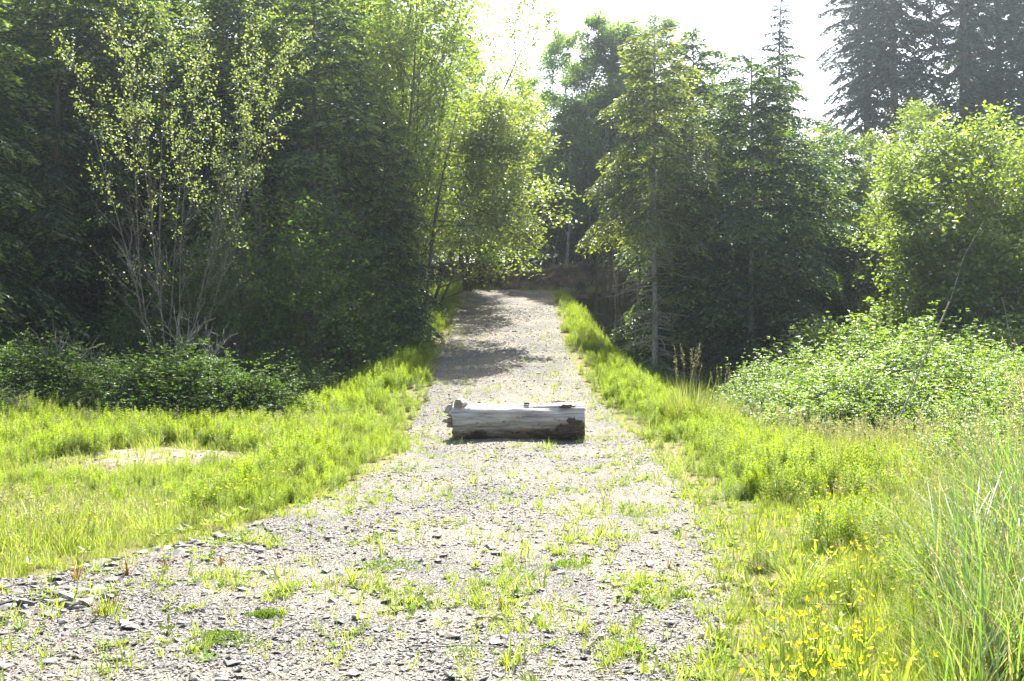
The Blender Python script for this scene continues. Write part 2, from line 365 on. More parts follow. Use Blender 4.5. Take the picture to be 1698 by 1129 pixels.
rot = np.stack([rng.normal(0, .25, n), rng.normal(0, .25, n), rng.uniform(0, 6.28, n)], 1)
scatter('gravel', np.stack([x, y, zr(x, y) + s * .06], 1), rot, s, rng.integers(0, 9, n), LIBS['stones'], 'loose crushed grey stone covering the road', 'gravel', road)
# the largest stones, one by one
stones = []
def put_stones(xs, ys, ss_):
    for a, b_, c_ in zip(xs, ys, ss_): stones.append((a, b_, c_))
x, y = sample(900, -5, 1.8, 5.0, 9.5, lambda x, y: ss(-.1, .2, np.minimum(x - rl(y), rr(y) - x)), 1.0)
x, y = x[:190], y[:190]; put_stones(x, y, rng.uniform(.035, .1, len(x)) ** 1.0)
t = rng.random(60); put_stones(px(20 + 130 * t, 6.9 - .5 * t) + rng.normal(0, .08, 60), 6.7 + rng.normal(0, .28, 60), rng.uniform(.05, .14, 60))     # flat rocks, lower left
t = rng.random(50); yb = 7.6 + 1.9 * t; put_stones(rl(yb) + .1 + rng.normal(0, .12, 50), yb, rng.uniform(.05, .14, 50))             # ridge of stones at the left edge
for i, (a, b_, c_) in enumerate(stones):
    o = link('stone', STN[i % 9], road, (a, b_, float(zr(a, b_)) + c_ * .12)); o.scale = (c_ * 1.1, c_, c_ * (.7 if i % 3 else 1.0))
    o.rotation_euler = (rng.normal(0, .15), rng.normal(0, .15), rng.uniform(0, 6.28))
print('stones', len(stones))

# dirt patch on the left
m = rough_mat('pinkish_bare_dirt', [(.3, (.13, .1, .075)), (.5, (.22, .17, .13)), (.7, (.3, .24, .19))], 5, (1, 1, 1), .4, .95, 6, 'Object', 40)
b = Buf(); uu = np.linspace(-1, 1, 50); U, V = np.meshgrid(uu, uu); ang = np.arctan2(V, U); rad = np.maximum(np.abs(U), np.abs(V))
PX, PY = -4.75, 15.0
rw = rad * (1 + .9 * (fbm(np.cos(ang) * 2 + 5, np.sin(ang) * 2 + 5, 3) - .5))
Xp = PX + 1.75 * rw * np.cos(ang); Yp = PY + 1.55 * rw * np.sin(ang)
Zp = zt(Xp, Yp) + .02 - .1 * rad ** 3 + (vn(Xp * 6, Yp * 6, 3) - .5) * .02
k = (np.arange(49)[:, None] * 50 + np.arange(49)[None]).ravel(); b.add(np.stack([Xp, Yp, Zp], -1), q=np.stack([k, k + 1, k + 51, k + 50], 1))
tag(link('dirt_patch', b.mesh('dirt_patch', m, True)), 'bare pinkish dirt patch in the grass left of the road', 'ground', None, 'structure')
def in_patch(x, y): return np.clip(1 - ((x - PX - .1) / 1.7) ** 2 - ((y - 14.3) / 2.0) ** 2, 0, 1) > .05 + .75 * fbm(x * 1.4, y * 1.4, 91)

x, y = sample(2600, PX - 2, PX + 2, 13, 16.8, lambda x, y: .3 + .7 * (vn(x * 3, y * 3, 8) > .5)); n = len(x)
scatter('patch_pebbles', np.stack([x, y, zt(x, y) + .015], 1), yaw(n, .3), rng.lognormal(-3.9, .5, n), rng.integers(0, 9, n), LIBS['stones'], 'small grey pebbles strewn over the bare dirt patch', 'pebbles')
# earth bank at the end of the road
m = rough_mat('red_brown_earth', [(.3, (.045, .034, .027)), (.43, (.11, .07, .05)), (.56, (.2, .115, .075)), (.7, (.27, .2, .13)), (.8, (.13, .12, .09))], 1.5, (1, 1, 1.6), 1.0, .95, 8, 'Object', 12)
b = Buf(); us = np.linspace(-5.2, 6.6, 190); vs = np.linspace(0, 1, 34); U, V = np.meshgrid(us, vs)
yb = 47.75 - 1.2 * ss(3.5, 6.6, U) - .9 * ss(3.2, 5.2, -U)
z0 = 3.6; z1 = 4.95 - .035 * U - .25 * ss(3.6, 5.2, -U) + .55 * (fbm(U * .9, U * 0, 4) - .5) + .2 * (vn(U * 5, U * 0, 6) - .5)
Yb = yb + .1 + .55 * V - .12 * ss(.8, .95, V) + .9 * (fbm(U * .9, V * 1.4, 12, 5) - .5) + .4 * (fbm(U * 3, V * 4, 19, 4) - .5)
Zb = z0 - .15 + (z1 - z0 + .15) * V + .08 * (vn(U * 3, V * 6, 2) - .5)
k = (np.arange(33)[:, None] * 190 + np.arange(189)[None]).ravel(); b.add(np.stack([U, Yb, Zb], -1), q=np.stack([k, k + 1, k + 191, k + 190], 1))
# top lip runs back into the terrain
lip = np.stack([us, Yb[-1] + 1.6, zt(us, Yb[-1] + 1.6) + .0], 1); top = np.stack([us, Yb[-1], Zb[-1]], 1)
kk = np.arange(189); b.add(np.concatenate([top, lip]), q=np.stack([kk, kk + 1, kk + 191, kk + 190], 1))
tag(link('earth_bank', b.mesh('earth_bank', m, True)), 'cut bank of red brown earth closing the top of the road', 'bank', None, 'structure')

# ------------------------------------------------------------------ log
def build_log():
    rt = tag(link('weathered_log', None, None, (.08, 17.0, float(zroad(17.0)) - .01)), 'grey weathered log lying across the gravel road', 'log')
    rt.empty_display_size = .3; rt.scale = (.955, .955, .955); rt.rotation_euler = (0, R(-.8), R(-2.0))
    nr, na = 150, 120; u = np.linspace(-1.03, 1.09, nr); a = np.linspace(0, 2 * np.pi, na, endpoint=False); U, A = np.meshgrid(u, a, indexing='ij')
    def rad(U, A):
        r = .305 + .02 * np.cos(2 * A + 1) + .03 * ss(.55, 1.03, -U) * (np.sin(A) > -2)
        r = r + .012 * np.sin(3 * A + U * 1.3) + (vn(np.cos(A) * 2 + 5 + U * .8, np.sin(A) * 2 + 5, 5) - .5) * .045
        r = r + (vn(A * 5, U * 1.4, 7) - .5) * .018 + (vn(A * 14, U * 2.0, 17) - .5) * .012
        crack = np.exp(-((A - 1.95 - .12 * np.sin(U * 4)) / .05) ** 2) * ss(-.7, -.2, U) * (1 - ss(.5, .9, U))
        for (ca_, u0, u1, w_) in ((3.35, -.8, .1, .03), (3.0, -.2, .7, .025), (2.7, -.95, -.3, .03), (3.7, -.5, .5, .03), (2.4, .1, .9, .03)):
            r = r - .018 * np.exp(-((A - ca_ - .06 * np.sin(U * 5 + ca_)) / w_) ** 2) * ss(u0, u0 + .15, U) * (1 - ss(u1 - .15, u1, U))
        for (ka, ku) in ((3.2, -.62), (3.15, -.2), (2.95, .02)):
            q = ((A - ka) / .12) ** 2 + ((U - ku) / .05) ** 2; r = r + .014 * np.exp(-(q - 1) ** 2 * 3) - .02 * np.exp(-q * 2)
        return r - .034 * crack - .02 * np.exp(-((A - 4.1 - .1 * np.sin(U * 3)) / .03) ** 2) * ss(-.9, -.4, U) * (1 - ss(0, .4, U))
    # angle: 0 = +y (away), pi/2 = up, pi = towards camera
    r = rad(U, A); x = U + .03 * (U < -.99) * (vn(A * 3, A * 0, 3) - .5) * 2
    zc = .30
    P = np.stack([x, r * np.cos(A), zc + r * np.sin(A)], -1)
    b = Buf(); k = np.arange(nr - 1)[:, None] * na; j = np.arange(na)[None]; j2 = (j + 1) % na
    b.add(P, q=np.stack([k + j, k + j2, k + na + j2, k + na + j], -1).reshape(-1, 4)[:, ::-1])
    m, N, L = mat('weathered_grey_wood')
    tc = N.new('ShaderNodeTexCoord'); mp = N.new('ShaderNodeMapping'); mp.inputs['Scale'].default_value = (1.0, 9, 9); L.new(tc.outputs['Object'], mp.inputs[0])
    n1 = noise(N, L, mp.outputs[0], 2.2, 8, .65); r1 = ramp(N, [(.28, (.12, .095, .075)), (.42, (.3, .26, .22)), (.58, (.46, .415, .365)), (.75, (.6, .55, .48))]); L.new(n1.outputs[0], r1.inputs[0])
    n2 = noise(N, L, tc.outputs['Object'], 3.2, 5, .6)
    sx = N.new('ShaderNodeSeparateXYZ'); L.new(tc.outputs['Object'], sx.inputs[0])
    ad = N.new('ShaderNodeMath'); ad.operation = 'MULTIPLY_ADD'; ad.inputs[1].default_value = -2.0; L.new(sx.outputs[2], ad.inputs[0]); L.new(n2.outputs[0], ad.inputs[2])
    r2 = ramp(N, [(.12, (0, 0, 0)), (.25, (1, 1, 1))]); L.new(ad.outputs[0], r2.inputs[0])
    r3 = ramp(N, [(.3, (.2, .12, .07)), (.7, (.38, .26, .17))]); L.new(n1.outputs[0], r3.inputs[0])
    mx = N.new('ShaderNodeMix'); mx.data_type = 'RGBA'; L.new(r2.outputs[0], mx.inputs[0]); L.new(r1.outputs[0], mx.inputs[6]); L.new(r3.outputs[0], mx.inputs[7])
    v = N.new('ShaderNodeTexVoronoi'); v.inputs['Scale'].default_value = 6; v.inputs['Randomness'].default_value = 1; mp2 = N.new('ShaderNodeMapping'); mp2.inputs['Scale'].default_value = (.7, 1.5, 1.5)
    L.new(tc.outputs['Object'], mp2.inputs[0]); L.new(mp2.outputs[0], v.inputs['Vector']); r4 = ramp(N, [(.05, (.3, .25, .2)), (.13, (1, 1, 1))]); L.new(v.outputs['Distance'], r4.inputs[0])
    m4 = N.new('ShaderNodeMix'); m4.data_type = 'RGBA'; m4.blend_type = 'MULTIPLY'; m4.inputs[0].default_value = .8; L.new(mx.outputs[2], m4.inputs[6]); L.new(r4.outputs[0], m4.inputs[7])
    bs = N.new('ShaderNodeBsdfPrincipled'); bs.inputs['Roughness'].default_value = .8; bs.inputs['Specular IOR Level'].default_value = .3; L.new(m4.outputs[2], bs.inputs['Base Color'])
    bp = N.new('ShaderNodeBump'); bp.inputs['Strength'].default_value = 1.0; bp.inputs['Distance'].default_value = .03; L.new(n1.outputs[0], bp.inputs['Height']); L.new(bp.outputs[0], bs.inputs['Normal'])
    o = N.new('ShaderNodeOutputMaterial'); L.new(bs.outputs[0], o.inputs[0]); M['logwood'] = m
    link('trunk', b.mesh('log_trunk', m, True), rt)
    endm = rough_mat('cut_end_wood', [(.3, (.16, .12, .08)), (.6, (.33, .27, .2)), (.75, (.45, .38, .3))], 14, (1, 1, 1), .6)
    for e, ux in ((0, u[0]), (1, u[-1])):
        b = Buf(); ring = P[0 if e == 0 else -1]; fr = np.array([1, .8, .55, .3, 0.02]); c = np.array([ux, 0, zc])
        rings = [c + (ring - c) * f + np.array([(.03 * (1 - f) * (1 if e == 0 else -1)), 0, 0]) + np.array([1, 0, 0]) * ((vn(a * 5, a * 0 + f * 9, 2) - .5) * .03 * (f < 1))[:, None] for f in fr]
        k = np.arange(4)[:, None] * na; b.add(np.concatenate(rings), q=np.stack([k + j, k + j2, k + na + j2, k + na + j], -1).reshape(-1, 4))
        link('cut_end', b.mesh('log_end', endm, False), rt)
    # bark left on the lower half, mostly to the right, ragged edge
    barkm = rough_mat('dark_flaky_bark', [(.3, (.05, .036, .028)), (.5, (.11, .075, .055)), (.7, (.24, .18, .14))], 9, (1, 3, 3), 1.0, .95)
    rb = r + .016 + (vn(U * 16, A * 9, 4) - .5) * .02
    Pb = np.stack([np.clip(x, -1.02, 1.095), rb * np.cos(A), zc + rb * np.sin(A)], -1)
    ang = (A - np.pi)     # 0 at the camera side; positive is downward
    edge = np.interp(U, [-1.03, -.85, -.6, -.45, -.2, 0.1, .35, .6, .8, 1.0, 1.1], [1.3, .85, .6, .85, 1.0, .7, .45, .2, .05, -.05, -.1]) + (fbm(U * 7, A * 4, 6, 5) - .5) * 1.5
    keep = (ang > edge) & (ang < 1.9)
    isl = (np.exp(-((U - .82) / .17) ** 2 - ((A - 2.35) / .16) ** 2) + np.exp(-((U - .17) / .08) ** 2 - ((A - 2.1) / .1) ** 2) + np.exp(-((U - .68) / .16) ** 2 - ((A - 1.85) / .07) ** 2)) + .35 * (fbm(U * 11, A * 8, 16) - .5) > .52
    keep = keep | isl
    kq = (keep[:-1] & keep[1:]); kq = kq & np.roll(kq, -1, axis=1)
    ii, jj = np.nonzero(kq); j3 = (jj + 1) % na
    b = Buf(); b.add(Pb, q=np.stack([ii * na + jj, (ii + 1) * na + jj, (ii + 1) * na + j3, ii * na + j3], 1)); bo = link('bark', b.mesh('log_bark', barkm, True), rt)
    md = bo.modifiers.new('thick', 'SOLIDIFY'); md.thickness = .014; md.offset = -1
    # branch stub with its sawn face, upper left
    b = Buf(); Pk = np.array([[-.86, -.02, .5], [-.9, -.16, .6], [-.92, -.27, .60], [-.925, -.30, .60]]); v_, q_ = tube(Pk, [.14, .1, .075, .07], 18); b.add(v_ + (rng.random(v_.shape) - .5) * .012, q_)
    kn = link('knot', b.mesh('log_knot', m, True), rt)
    b = Buf(); aa = np.arange(18) / 18 * 6.283; face = v_[-18:]; b.add(np.concatenate([face, [face.mean(0) + np.array([0, -.008, 0])]]), t=[[q, (q + 1) % 18, 18] for q in range(18)])
    link('sawn_face', b.mesh('log_knot_face', endm), kn)
    # broken stubs at the left end
    for (p0, p1, w) in (((-1.0, .0, .52), (-1.16, -.08, .46), .11), ((-1.0, -.1, .34), (-1.2, -.16, .31), .05), ((-1.0, -.08, .26), (-1.13, -.12, .24), .07), ((-1.0, -.14, .44), (-1.12, -.17, .41), .06)):
        b = Buf(); tt_ = np.linspace(0, 1, 6)[:, None]; Q_ = np.array(p0) * (1 - tt_) + np.array(p1) * tt_; v_, q_ = tube(Q_, w * np.array([1, .95, .85, .7, .5, .12]), 7)
        v_ = v_ + (rng.random(v_.shape) - .5) * .035 * np.array([1, .6, .6]); b.add(v_, q_); link('splinter', b.mesh('log_splinter', endm if w < .1 else m), rt)
build_log()

# ------------------------------------------------------------------ hemlock and fir trees
def spray(L_, seed, droop=.35, wide=.42, step=.075, tw=.05, tl=.11, rise=.12, hang=.7, pitch=.055):
    """one branch: flat drooping spray along +x"""
    r = np.random.default_rng(seed); Ps = []; Ds = []; Ns = []; Ls = []; Ws = []; Tp = []
    def axis_(t): return np.stack([L_ * t * (1 - .1 * t * t), 0 * t, L_ * (rise * t - droop * t ** 2.2)], -1)
    ts = np.arange(.12, 1, step / L_)
    for t in ts:
        for sgn in (-1, 1):
            if r.random() < .12: continue
            l = wide * L_ * (1 - t) ** .7 * (t * 2.2 if t < .45 else 1) * r.uniform(.55, 1.15) + .1
            a = R(r.uniform(38, 62)); d = np.array([math.cos(a), sgn * math.sin(a), 0]); p = axis_(np.array(t + r.normal(0, .01)))
            s = np.arange(.02, l, pitch); k = len(s)
            q = p + s[:, None] * d * .93 + np.array([0, 0, -1.]) * (s * r.uniform(.05, hang) + .5 * s ** 1.8)[:, None] + r.normal(0, .02, (k, 3))
            side = np.where(np.arange(k) % 2 == 0, 1, -1)
            dd = unit(d + np.stack([-d[1] * side, d[0] * side, -.75 + 0 * side], -1) * r.uniform(.4, 1.0, (k, 1)) + r.normal(0, .12, (k, 3)))
            Ps.append(q); Ds.append(dd); Ns.append(unit(np.array([0, 0, .8]) + r.normal(0, .6, (k, 3)))); Ls.append(r.uniform(.7, 1.3, k) * tl); Ws.append(r.uniform(.7, 1.2, k) * tw); Tp.append(s > l - .16)
    t = np.arange(.1, 1.0, .05 / L_); k = len(t); q = axis_(t); Ps.append(q); Ds.append(unit(np.gradient(q, axis=0)) + r.normal(0, .25, (k, 3))); Ns.append(unit(np.array([0, 0, 1.]) + r.normal(0, .3, (k, 3)))); Ls.append(np.full(k, tl)); Ws.append(np.full(k, tw)); Tp.append(t > .93)
    V, Q = leaves(np.concatenate(Ps), np.concatenate(Ds), np.concatenate(Ns), np.concatenate(Ls), np.concatenate(Ws), .1)
    tx = np.linspace(0, 1, 6); tv, tq = tube(axis_(tx), .02 * (1 - tx) * L_ ** .5 + .004, 3)
    return V, np.concatenate(Tp), tv, tq
SPR = {}
def sprays(style):
    if style in SPR: return SPR[style]
    o = []
    for L_ in (.7, 1.4, 2.3, 3.3):
        for s in range(3):
            if style == 'hemlock': o.append((L_, spray(L_, 10 + s + int(L_ * 10), .34, .46, .105, .07, .17, .14, .45, .075)))
            elif style == 'fine': o.append((L_, spray(L_, 30 + s + int(L_ * 10), .42, .38, .11, .05, .15, .14, .9, .07)))
            elif style == 'bough': o.append((L_, spray(L_, 70 + s + int(L_ * 10), .5, .46, .085, .07, .17, .22, 1.1, .07)))
            else: o.append((L_, spray(L_, 50 + s + int(L_ * 10), .3, .34, .17, .12, .3, .02, 1.0, .11)))
    SPR[style] = o; return o
def conifer_meshes(name, h, base, rad, nb, style='hemlock', seed=1, shape=.8, trunk_r=.16, keep=1.0, dead=0, leaf='needle', gap=0., topbare=0., bark='bark'):
    r = np.random.default_rng(seed); sp = sprays(style); crown = Buf(); tr = Buf(); limbs = Buf()
    tz = np.linspace(0, 1, 14); wob = np.cumsum(r.normal(0, .02, (14, 2)), 0) * np.sin(tz * 3)[:, None]
    P = np.stack([wob[:, 0], wob[:, 1], h * tz - .3 * (tz == 0)], 1)
    v, q = tube(P, trunk_r * (1 - tz) ** .8 + .012 + .1 * trunk_r * np.exp(-tz * 30), 10); tr.add(v, q)
    for i in range(nb):
        u = (i + r.random() * .8) / nb
        z = h * (base + (1 - base - .01 - topbare) * (u ** .85))
        f = (z / h - base) / (1 - base)
        L_ = rad * (1 - f) ** shape * r.uniform(.5, 1.2) * (min(1, .6 + f * 3)) + .2
        if gap and r.random() < gap: continue
        az = i * 2.39996 + r.normal(0, .3)
        sc = min(sp, key=lambda t: abs(math.log(t[0] / L_)))[0]; c = [t for t in sp if t[0] == sc]
        _, (V, Q, tv, tq) = c[r.integers(len(c))]
        k = L_ / sc; tilt = (.55 * f ** 2 - .12) + r.normal(0, .1)
        ca, sa, ct, st = math.cos(az), math.sin(az), math.cos(tilt), math.sin(tilt)
        Mx = np.array([[ca * ct, -sa, -ca * st], [sa * ct, ca, -sa * st], [st, 0, ct]]) * k
        o = np.array([np.interp(z / h, tz, wob[:, 0]), np.interp(z / h, tz, wob[:, 1]), z])
        VV = (V @ Mx.T + o).reshape(-1, 4, 3)
        for mi, sel in ((0, ~Q), (1, Q)): crown.add(VV[sel].reshape(-1, 3), np.arange(sel.sum() * 4).reshape(-1, 4), m=mi)
        limbs.add(tv @ Mx.T + o, tq)
    for i in range(dead):
        z = h * (.04 + (base + .06) * r.random()); az = r.uniform(0, 6.28); l = r.uniform(.5, 1.9); n = 6; t = np.linspace(0, 1, n)
        d = np.array([math.cos(az), math.sin(az)]); l *= 1.15; P = np.stack([d[0] * l * t, d[1] * l * t, z + l * (-.05 * t - .3 * t ** 2 * r.uniform(.2, 1.4))], 1) + np.concatenate([[[0, 0, 0]], r.normal(0, .03, (n - 1, 3))])
        v, q = tube(P, .017 * (1 - t) + .006, 3); limbs.add(v, q)
        for j in range(4):
            p = P[r.integers(2, n)]; e = p + unit(np.array([d[0], d[1], 0]) + r.normal(0, .6, 3)) * r.uniform(.2, .5); v, q = tube(np.stack([p, (p + e) / 2 + [0, 0, .02], e]), [.006, .005, .003], 3); limbs.add(v, q)
    return dict(trunk=tr.mesh(name + '_trunk', M[bark], True), crown=crown.mesh(name + '_crown', [M[leaf], M[leaf + '_tip']]), branches=limbs.mesh(name + '_limbs', M['deadwood'] if dead else M['bark']))
def place(kindname, parts, x, y, s, rz, label, cat, group=None, sink=.1, tilt=(0, 0), sxy=1.0):
    e = link(kindname, None, None, (x, y, float(zt(x, y)) - sink)); e.rotation_euler = (tilt[0], tilt[1], rz); e.scale = (s * sxy, s * sxy, s)
    tag(e, label, cat, group)
    for n_, me in parts.items(): link(n_, me, e)
    return e
HA = conifer_meshes('hemlock_a', 12, .02, 3.5, 150, 'hemlock', 1, .55, .1)
HB = conifer_meshes('hemlock_b', 12, .02, 3.3, 125, 'bough', 2, .5, .1)
HC = conifer_meshes('hemlock_c', 13, .42, 3.1, 80, 'bough', 3, .6, .1, dead=150, leaf='needle_olive', gap=.05, topbare=.03, bark='palebark')
HD = conifer_meshes('hemlock_d', 13, .03, 4.6, 120, 'bough', 5, .5, .1, topbare=.08, leaf='needle', bark='palebark')
FA = conifer_meshes('fir_a', 22, .44, 3.2, 150, 'fir', 4, .3, .3, leaf='needle_dark', gap=.15)
FB = conifer_meshes('fir_b', 22, .12, 4.2, 200, 'fir', 6, .4, .35, leaf='needle_dark', gap=.1)
SP = conifer_meshes('spire', 13, .25, 1.3, 150, 'hemlock', 8, .7, .1, leaf='needle_dark')
# bare forest trunks
def pole_mesh(seed, h=14, r0=.13):
    r = np.random.default_rng(seed); b = Buf(); t = np.linspace(0, 1, 12); w = np.cumsum(r.normal(0, .07, (12, 2)), 0); P = np.stack([w[:, 0], w[:, 1], h * t - .3 * (t == 0)], 1); v, q = tube(P, r0 * (1 - .6 * t), 8); b.add(v, q)
    for i in range(26):
        z = r.uniform(.1, .9); az = r.uniform(0, 6.28); l = r.uniform(.3, 1.2); o = np.array([np.interp(z, t, w[:, 0]), np.interp(z, t, w[:, 1]), z * h]); e = o + np.array([math.cos(az) * l, math.sin(az) * l, r.uniform(-.3, .4)]); v, q = tube(np.stack([o, (o + e) / 2 + [0, 0, .05], e]), [.014, .01, .004], 3); b.add(v, q)
    return b
PO = [pole_mesh(s, 15, r_).mesh('pole_%d' % s, M[bk], True) for s, r_, bk in ((1, .1, 'bark'), (2, .15, 'bark'), (3, .07, 'palebark'), (4, .24, 'bark'))]

# ------------------------------------------------------------------ broadleaf trees
def broadleaf(name, seed, h, stems=1, spread=.25, trunk_r=.12, limb0=.25, nl=(20, 7, 4), ratio=(.38, .42, .5), leafn=9, leaf=.085, leafmat_='alder', bark='palebark', up=.5, clump=.16, angle=(45, 75), sparse_low=0., azbias=None, lean=(0, 0)):
    r = np.random.default_rng(seed); W_ = Buf(); T_ = Buf(); LP = []; LD = []
    def br(p, d, Ln, rad, lv):
        n = 8 if lv == 0 else (6 if lv == 1 else 4); pts = [p]; dd = d.copy()
        for i in range(n):
            dd = dd + r.normal(0, .05 + .075 * lv, 3); dd[2] += up * (.06 if lv == 0 else .13); dd = dd / np.linalg.norm(dd); pts.append(pts[-1] + dd * Ln / n)
        P = np.array(pts); t = np.linspace(0, 1, n + 1)
        v, q = tube(P, rad * (1 - .82 * t) + .002, (8, 5, 3, 3)[min(lv, 3)]); (T_ if lv == 0 else W_).add(v, q)
        if lv < len(nl):
            m_ = nl[lv]; t0 = limb0 if lv == 0 else .15
            for i in range(m_):
                tt_ = t0 + (1 - t0) * (i + r.random()) / m_
                j = tt_ * n; j0 = min(int(j), n - 1); q_ = P[j0] + (P[j0 + 1] - P[j0]) * (j - j0); ax = unit(P[j0 + 1] - P[j0])
                a = R(r.uniform(*angle)); az = r.uniform(0, 6.283)
                if azbias is not None and lv == 0: az = r.normal(azbias[0], azbias[1])
                u1 = unit(np.cross(ax, [0, 0, 1.] if abs(ax[2]) < .95 else [0, 1., 0])); u2 = np.cross(ax, u1)
                if lv == 0 and azbias is not None: side = np.array([math.cos(az), math.sin(az), 0])
                else: side = u1 * math.cos(az) + u2 * math.sin(az)
                cd = unit(ax * math.cos(a) + side * math.sin(a))
                fac = (1.15 - .75 * tt_) if lv == 0 else (1.1 - .6 * tt_)
                br(q_, cd, Ln * ratio[lv] * fac * r.uniform(.75, 1.2), rad * (1 - .8 * tt_) * .5 + .001, lv + 1)
        if lv >= len(nl) - 1:
            hfrac = P[-1][2] / h
            if sparse_low and r.random() > ss(sparse_low - .15, sparse_low + .25, hfrac) + .12: return
            m_ = leafn if lv == len(nl) else leafn // 2
            j = r.uniform(.25, 1.02, m_) * n; j0 = np.minimum(j.astype(int), n - 1); q_ = P[j0] + (P[j0 + 1] - P[j0]) * (j - j0)[:, None] + r.normal(0, clump, (m_, 3)) * [1, 1, .7]
            LP.append(q_); LD.append(unit(r.normal(0, 1, (m_, 3)) + [0, 0, -.25] + dd * .6))
    for s in range(stems):
        if stems == 1: d = np.array([lean[0], lean[1], 1.]); p = np.zeros(3)
        else:
            az = s * 2.4 + r.normal(0, .3); k = spread * (r.random() ** .6); d = np.array([math.cos(az) * k + lean[0], math.sin(az) * k + lean[1], 1.]); p = np.array([math.cos(az) * .15, math.sin(az) * .15, 0])
        br(p - [0, 0, .2], unit(d), h * r.uniform(.75, 1.0) if stems > 1 else h, trunk_r * r.uniform(.6, 1), 0)
    P = np.concatenate(LP); D = np.concatenate(LD); n = len(P); Nn = unit(r.normal(0, .55, (n, 3)) + [0, 0, 1.])
    b = Buf(); V, Q = leaves(P, D * [1, 1, .5], Nn, leaf * r.uniform(.65, 1.25, n), leaf * .72 * r.uniform(.7, 1.2, n), .18); b.add(V, Q)
    print(name, 'leaves', n, 'wood', W_.n)
    return dict(trunk=T_.mesh(name + '_trunk', M[bark], True), branches=W_.mesh(name + '_branches', M[bark if stems == 1 else 'twig']), crown=b.mesh(name + '_crown', M[leafmat_]))
AA = broadleaf('alder_a', 11, 13, 1, 0, .12, .16, (40, 7, 4), (.22, .42, .5), 15, .13, 'alder', angle=(40, 65), clump=.15)
AB = broadleaf('alder_b', 12, 9, 3, .35, .11, .18, (20, 7, 4), (.33, .42, .5), 13, .11, 'bright', angle=(40, 80), clump=.16)
RA = broadleaf('round_a', 13, 6.6, 4, .5, .1, .04, (26, 8, 4), (.48, .42, .5), 14, .115, 'bright', angle=(50, 95), up=.22, clump=.2)
SH = broadleaf('shrub_a', 14, 8.6, 10, .4, .018, .22, (15, 6), (.2, .42), 11, .075, 'pale', 'twig', up=.32, angle=(22, 45), clump=.09, sparse_low=.5)
MA = broadleaf('fan_a', 15, 10.5, 7, .55, .06, .15, (20, 7, 3), (.3, .42, .5), 8, .11, 'bright', 'bark', up=.25, angle=(30, 60), clump=.15)
MO = broadleaf('overhang', 16, 7.2, 1, .12, .08, .5, (13, 8, 4), (.66, .4, .5), 26, .125, 'glow', 'bark', up=.0, angle=(70, 98), clump=.2, azbias=(-.1, .4))

# ------------------------------------------------------------------ bushes
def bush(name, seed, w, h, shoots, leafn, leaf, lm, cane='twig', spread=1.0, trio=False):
    r = np.random.default_rng(seed); b = Buf(); c = Buf(); LP = []; LD = []; lump = r.normal(0, .2, (12,))
    for i in range(shoots):
        az = r.uniform(0, 6.283); rr_ = (r.random() ** .5) * w; top = h * (1 - (rr_ / w) ** 2.2) ** .6 * (1 + lump[int(az / 6.284 * 12)]) * r.uniform(.55, 1.08) + .12
        p0 = np.array([math.cos(az) * rr_ * .55, math.sin(az) * rr_ * .55, 0]); p1 = np.array([math.cos(az) * rr_, math.sin(az) * rr_, top])
        out = unit(np.array([math.cos(az), math.sin(az), .1 + .8 * (1 - rr_ / w)]) + r.normal(0, .4, 3)); p2 = p1 + out * r.uniform(.15, .4) * (1 + 1.3 * (r.random() < .12)) + [0, 0, -.06]
        t = np.linspace(0, 1, 5)[:, None]; P = (1 - t) ** 2 * p0 + 2 * t * (1 - t) * np.array([p0[0], p0[1], top]) + t ** 2 * p1; P = np.concatenate([P, [p2]])
        if i % 2 == 0: v, q = tube(P, [.007, .006, .005, .005, .004, .002], 3); c.add(v, q)
        k = leafn; tt_ = r.random(k) ** .6; j = tt_ * 3 + 2; j0 = np.minimum(j.astype(int), 4); q_ = P[j0] + (P[j0 + 1] - P[j0]) * (j - j0)[:, None] + r.normal(0, .06, (k, 3))
        dl = unit(r.normal(0, .8, (k, 3)) + out * .8); LP.append(q_); LD.append(dl)
        if trio:
            for a in (-.9, .9): ca, sa = math.cos(a), math.sin(a); LP.append(q_); LD.append(np.stack([dl[:, 0] * ca - dl[:, 1] * sa, dl[:, 0] * sa + dl[:, 1] * ca, dl[:, 2]], 1))
    P = np.concatenate(LP); D = np.concatenate(LD); n = len(P)
    V, Q = leaves(P, D * [1, 1, .6], unit(r.normal(0, .4, (n, 3)) + [0, 0, 1.]), leaf * r.uniform(.6, 1.3, n), leaf * .7 * r.uniform(.7, 1.2, n), .15); b.add(V, Q)
    return dict(foliage=b.mesh(name + '_foliage', M[lm]), canes=c.mesh(name + '_canes', M[cane]))
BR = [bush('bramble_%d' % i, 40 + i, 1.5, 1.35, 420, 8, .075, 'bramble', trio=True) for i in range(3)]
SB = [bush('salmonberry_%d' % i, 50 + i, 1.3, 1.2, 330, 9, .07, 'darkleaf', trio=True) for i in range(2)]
TB = bush('tall_shrub', 60, 1.3, 2.6, 420, 16, .08, 'darkleaf')

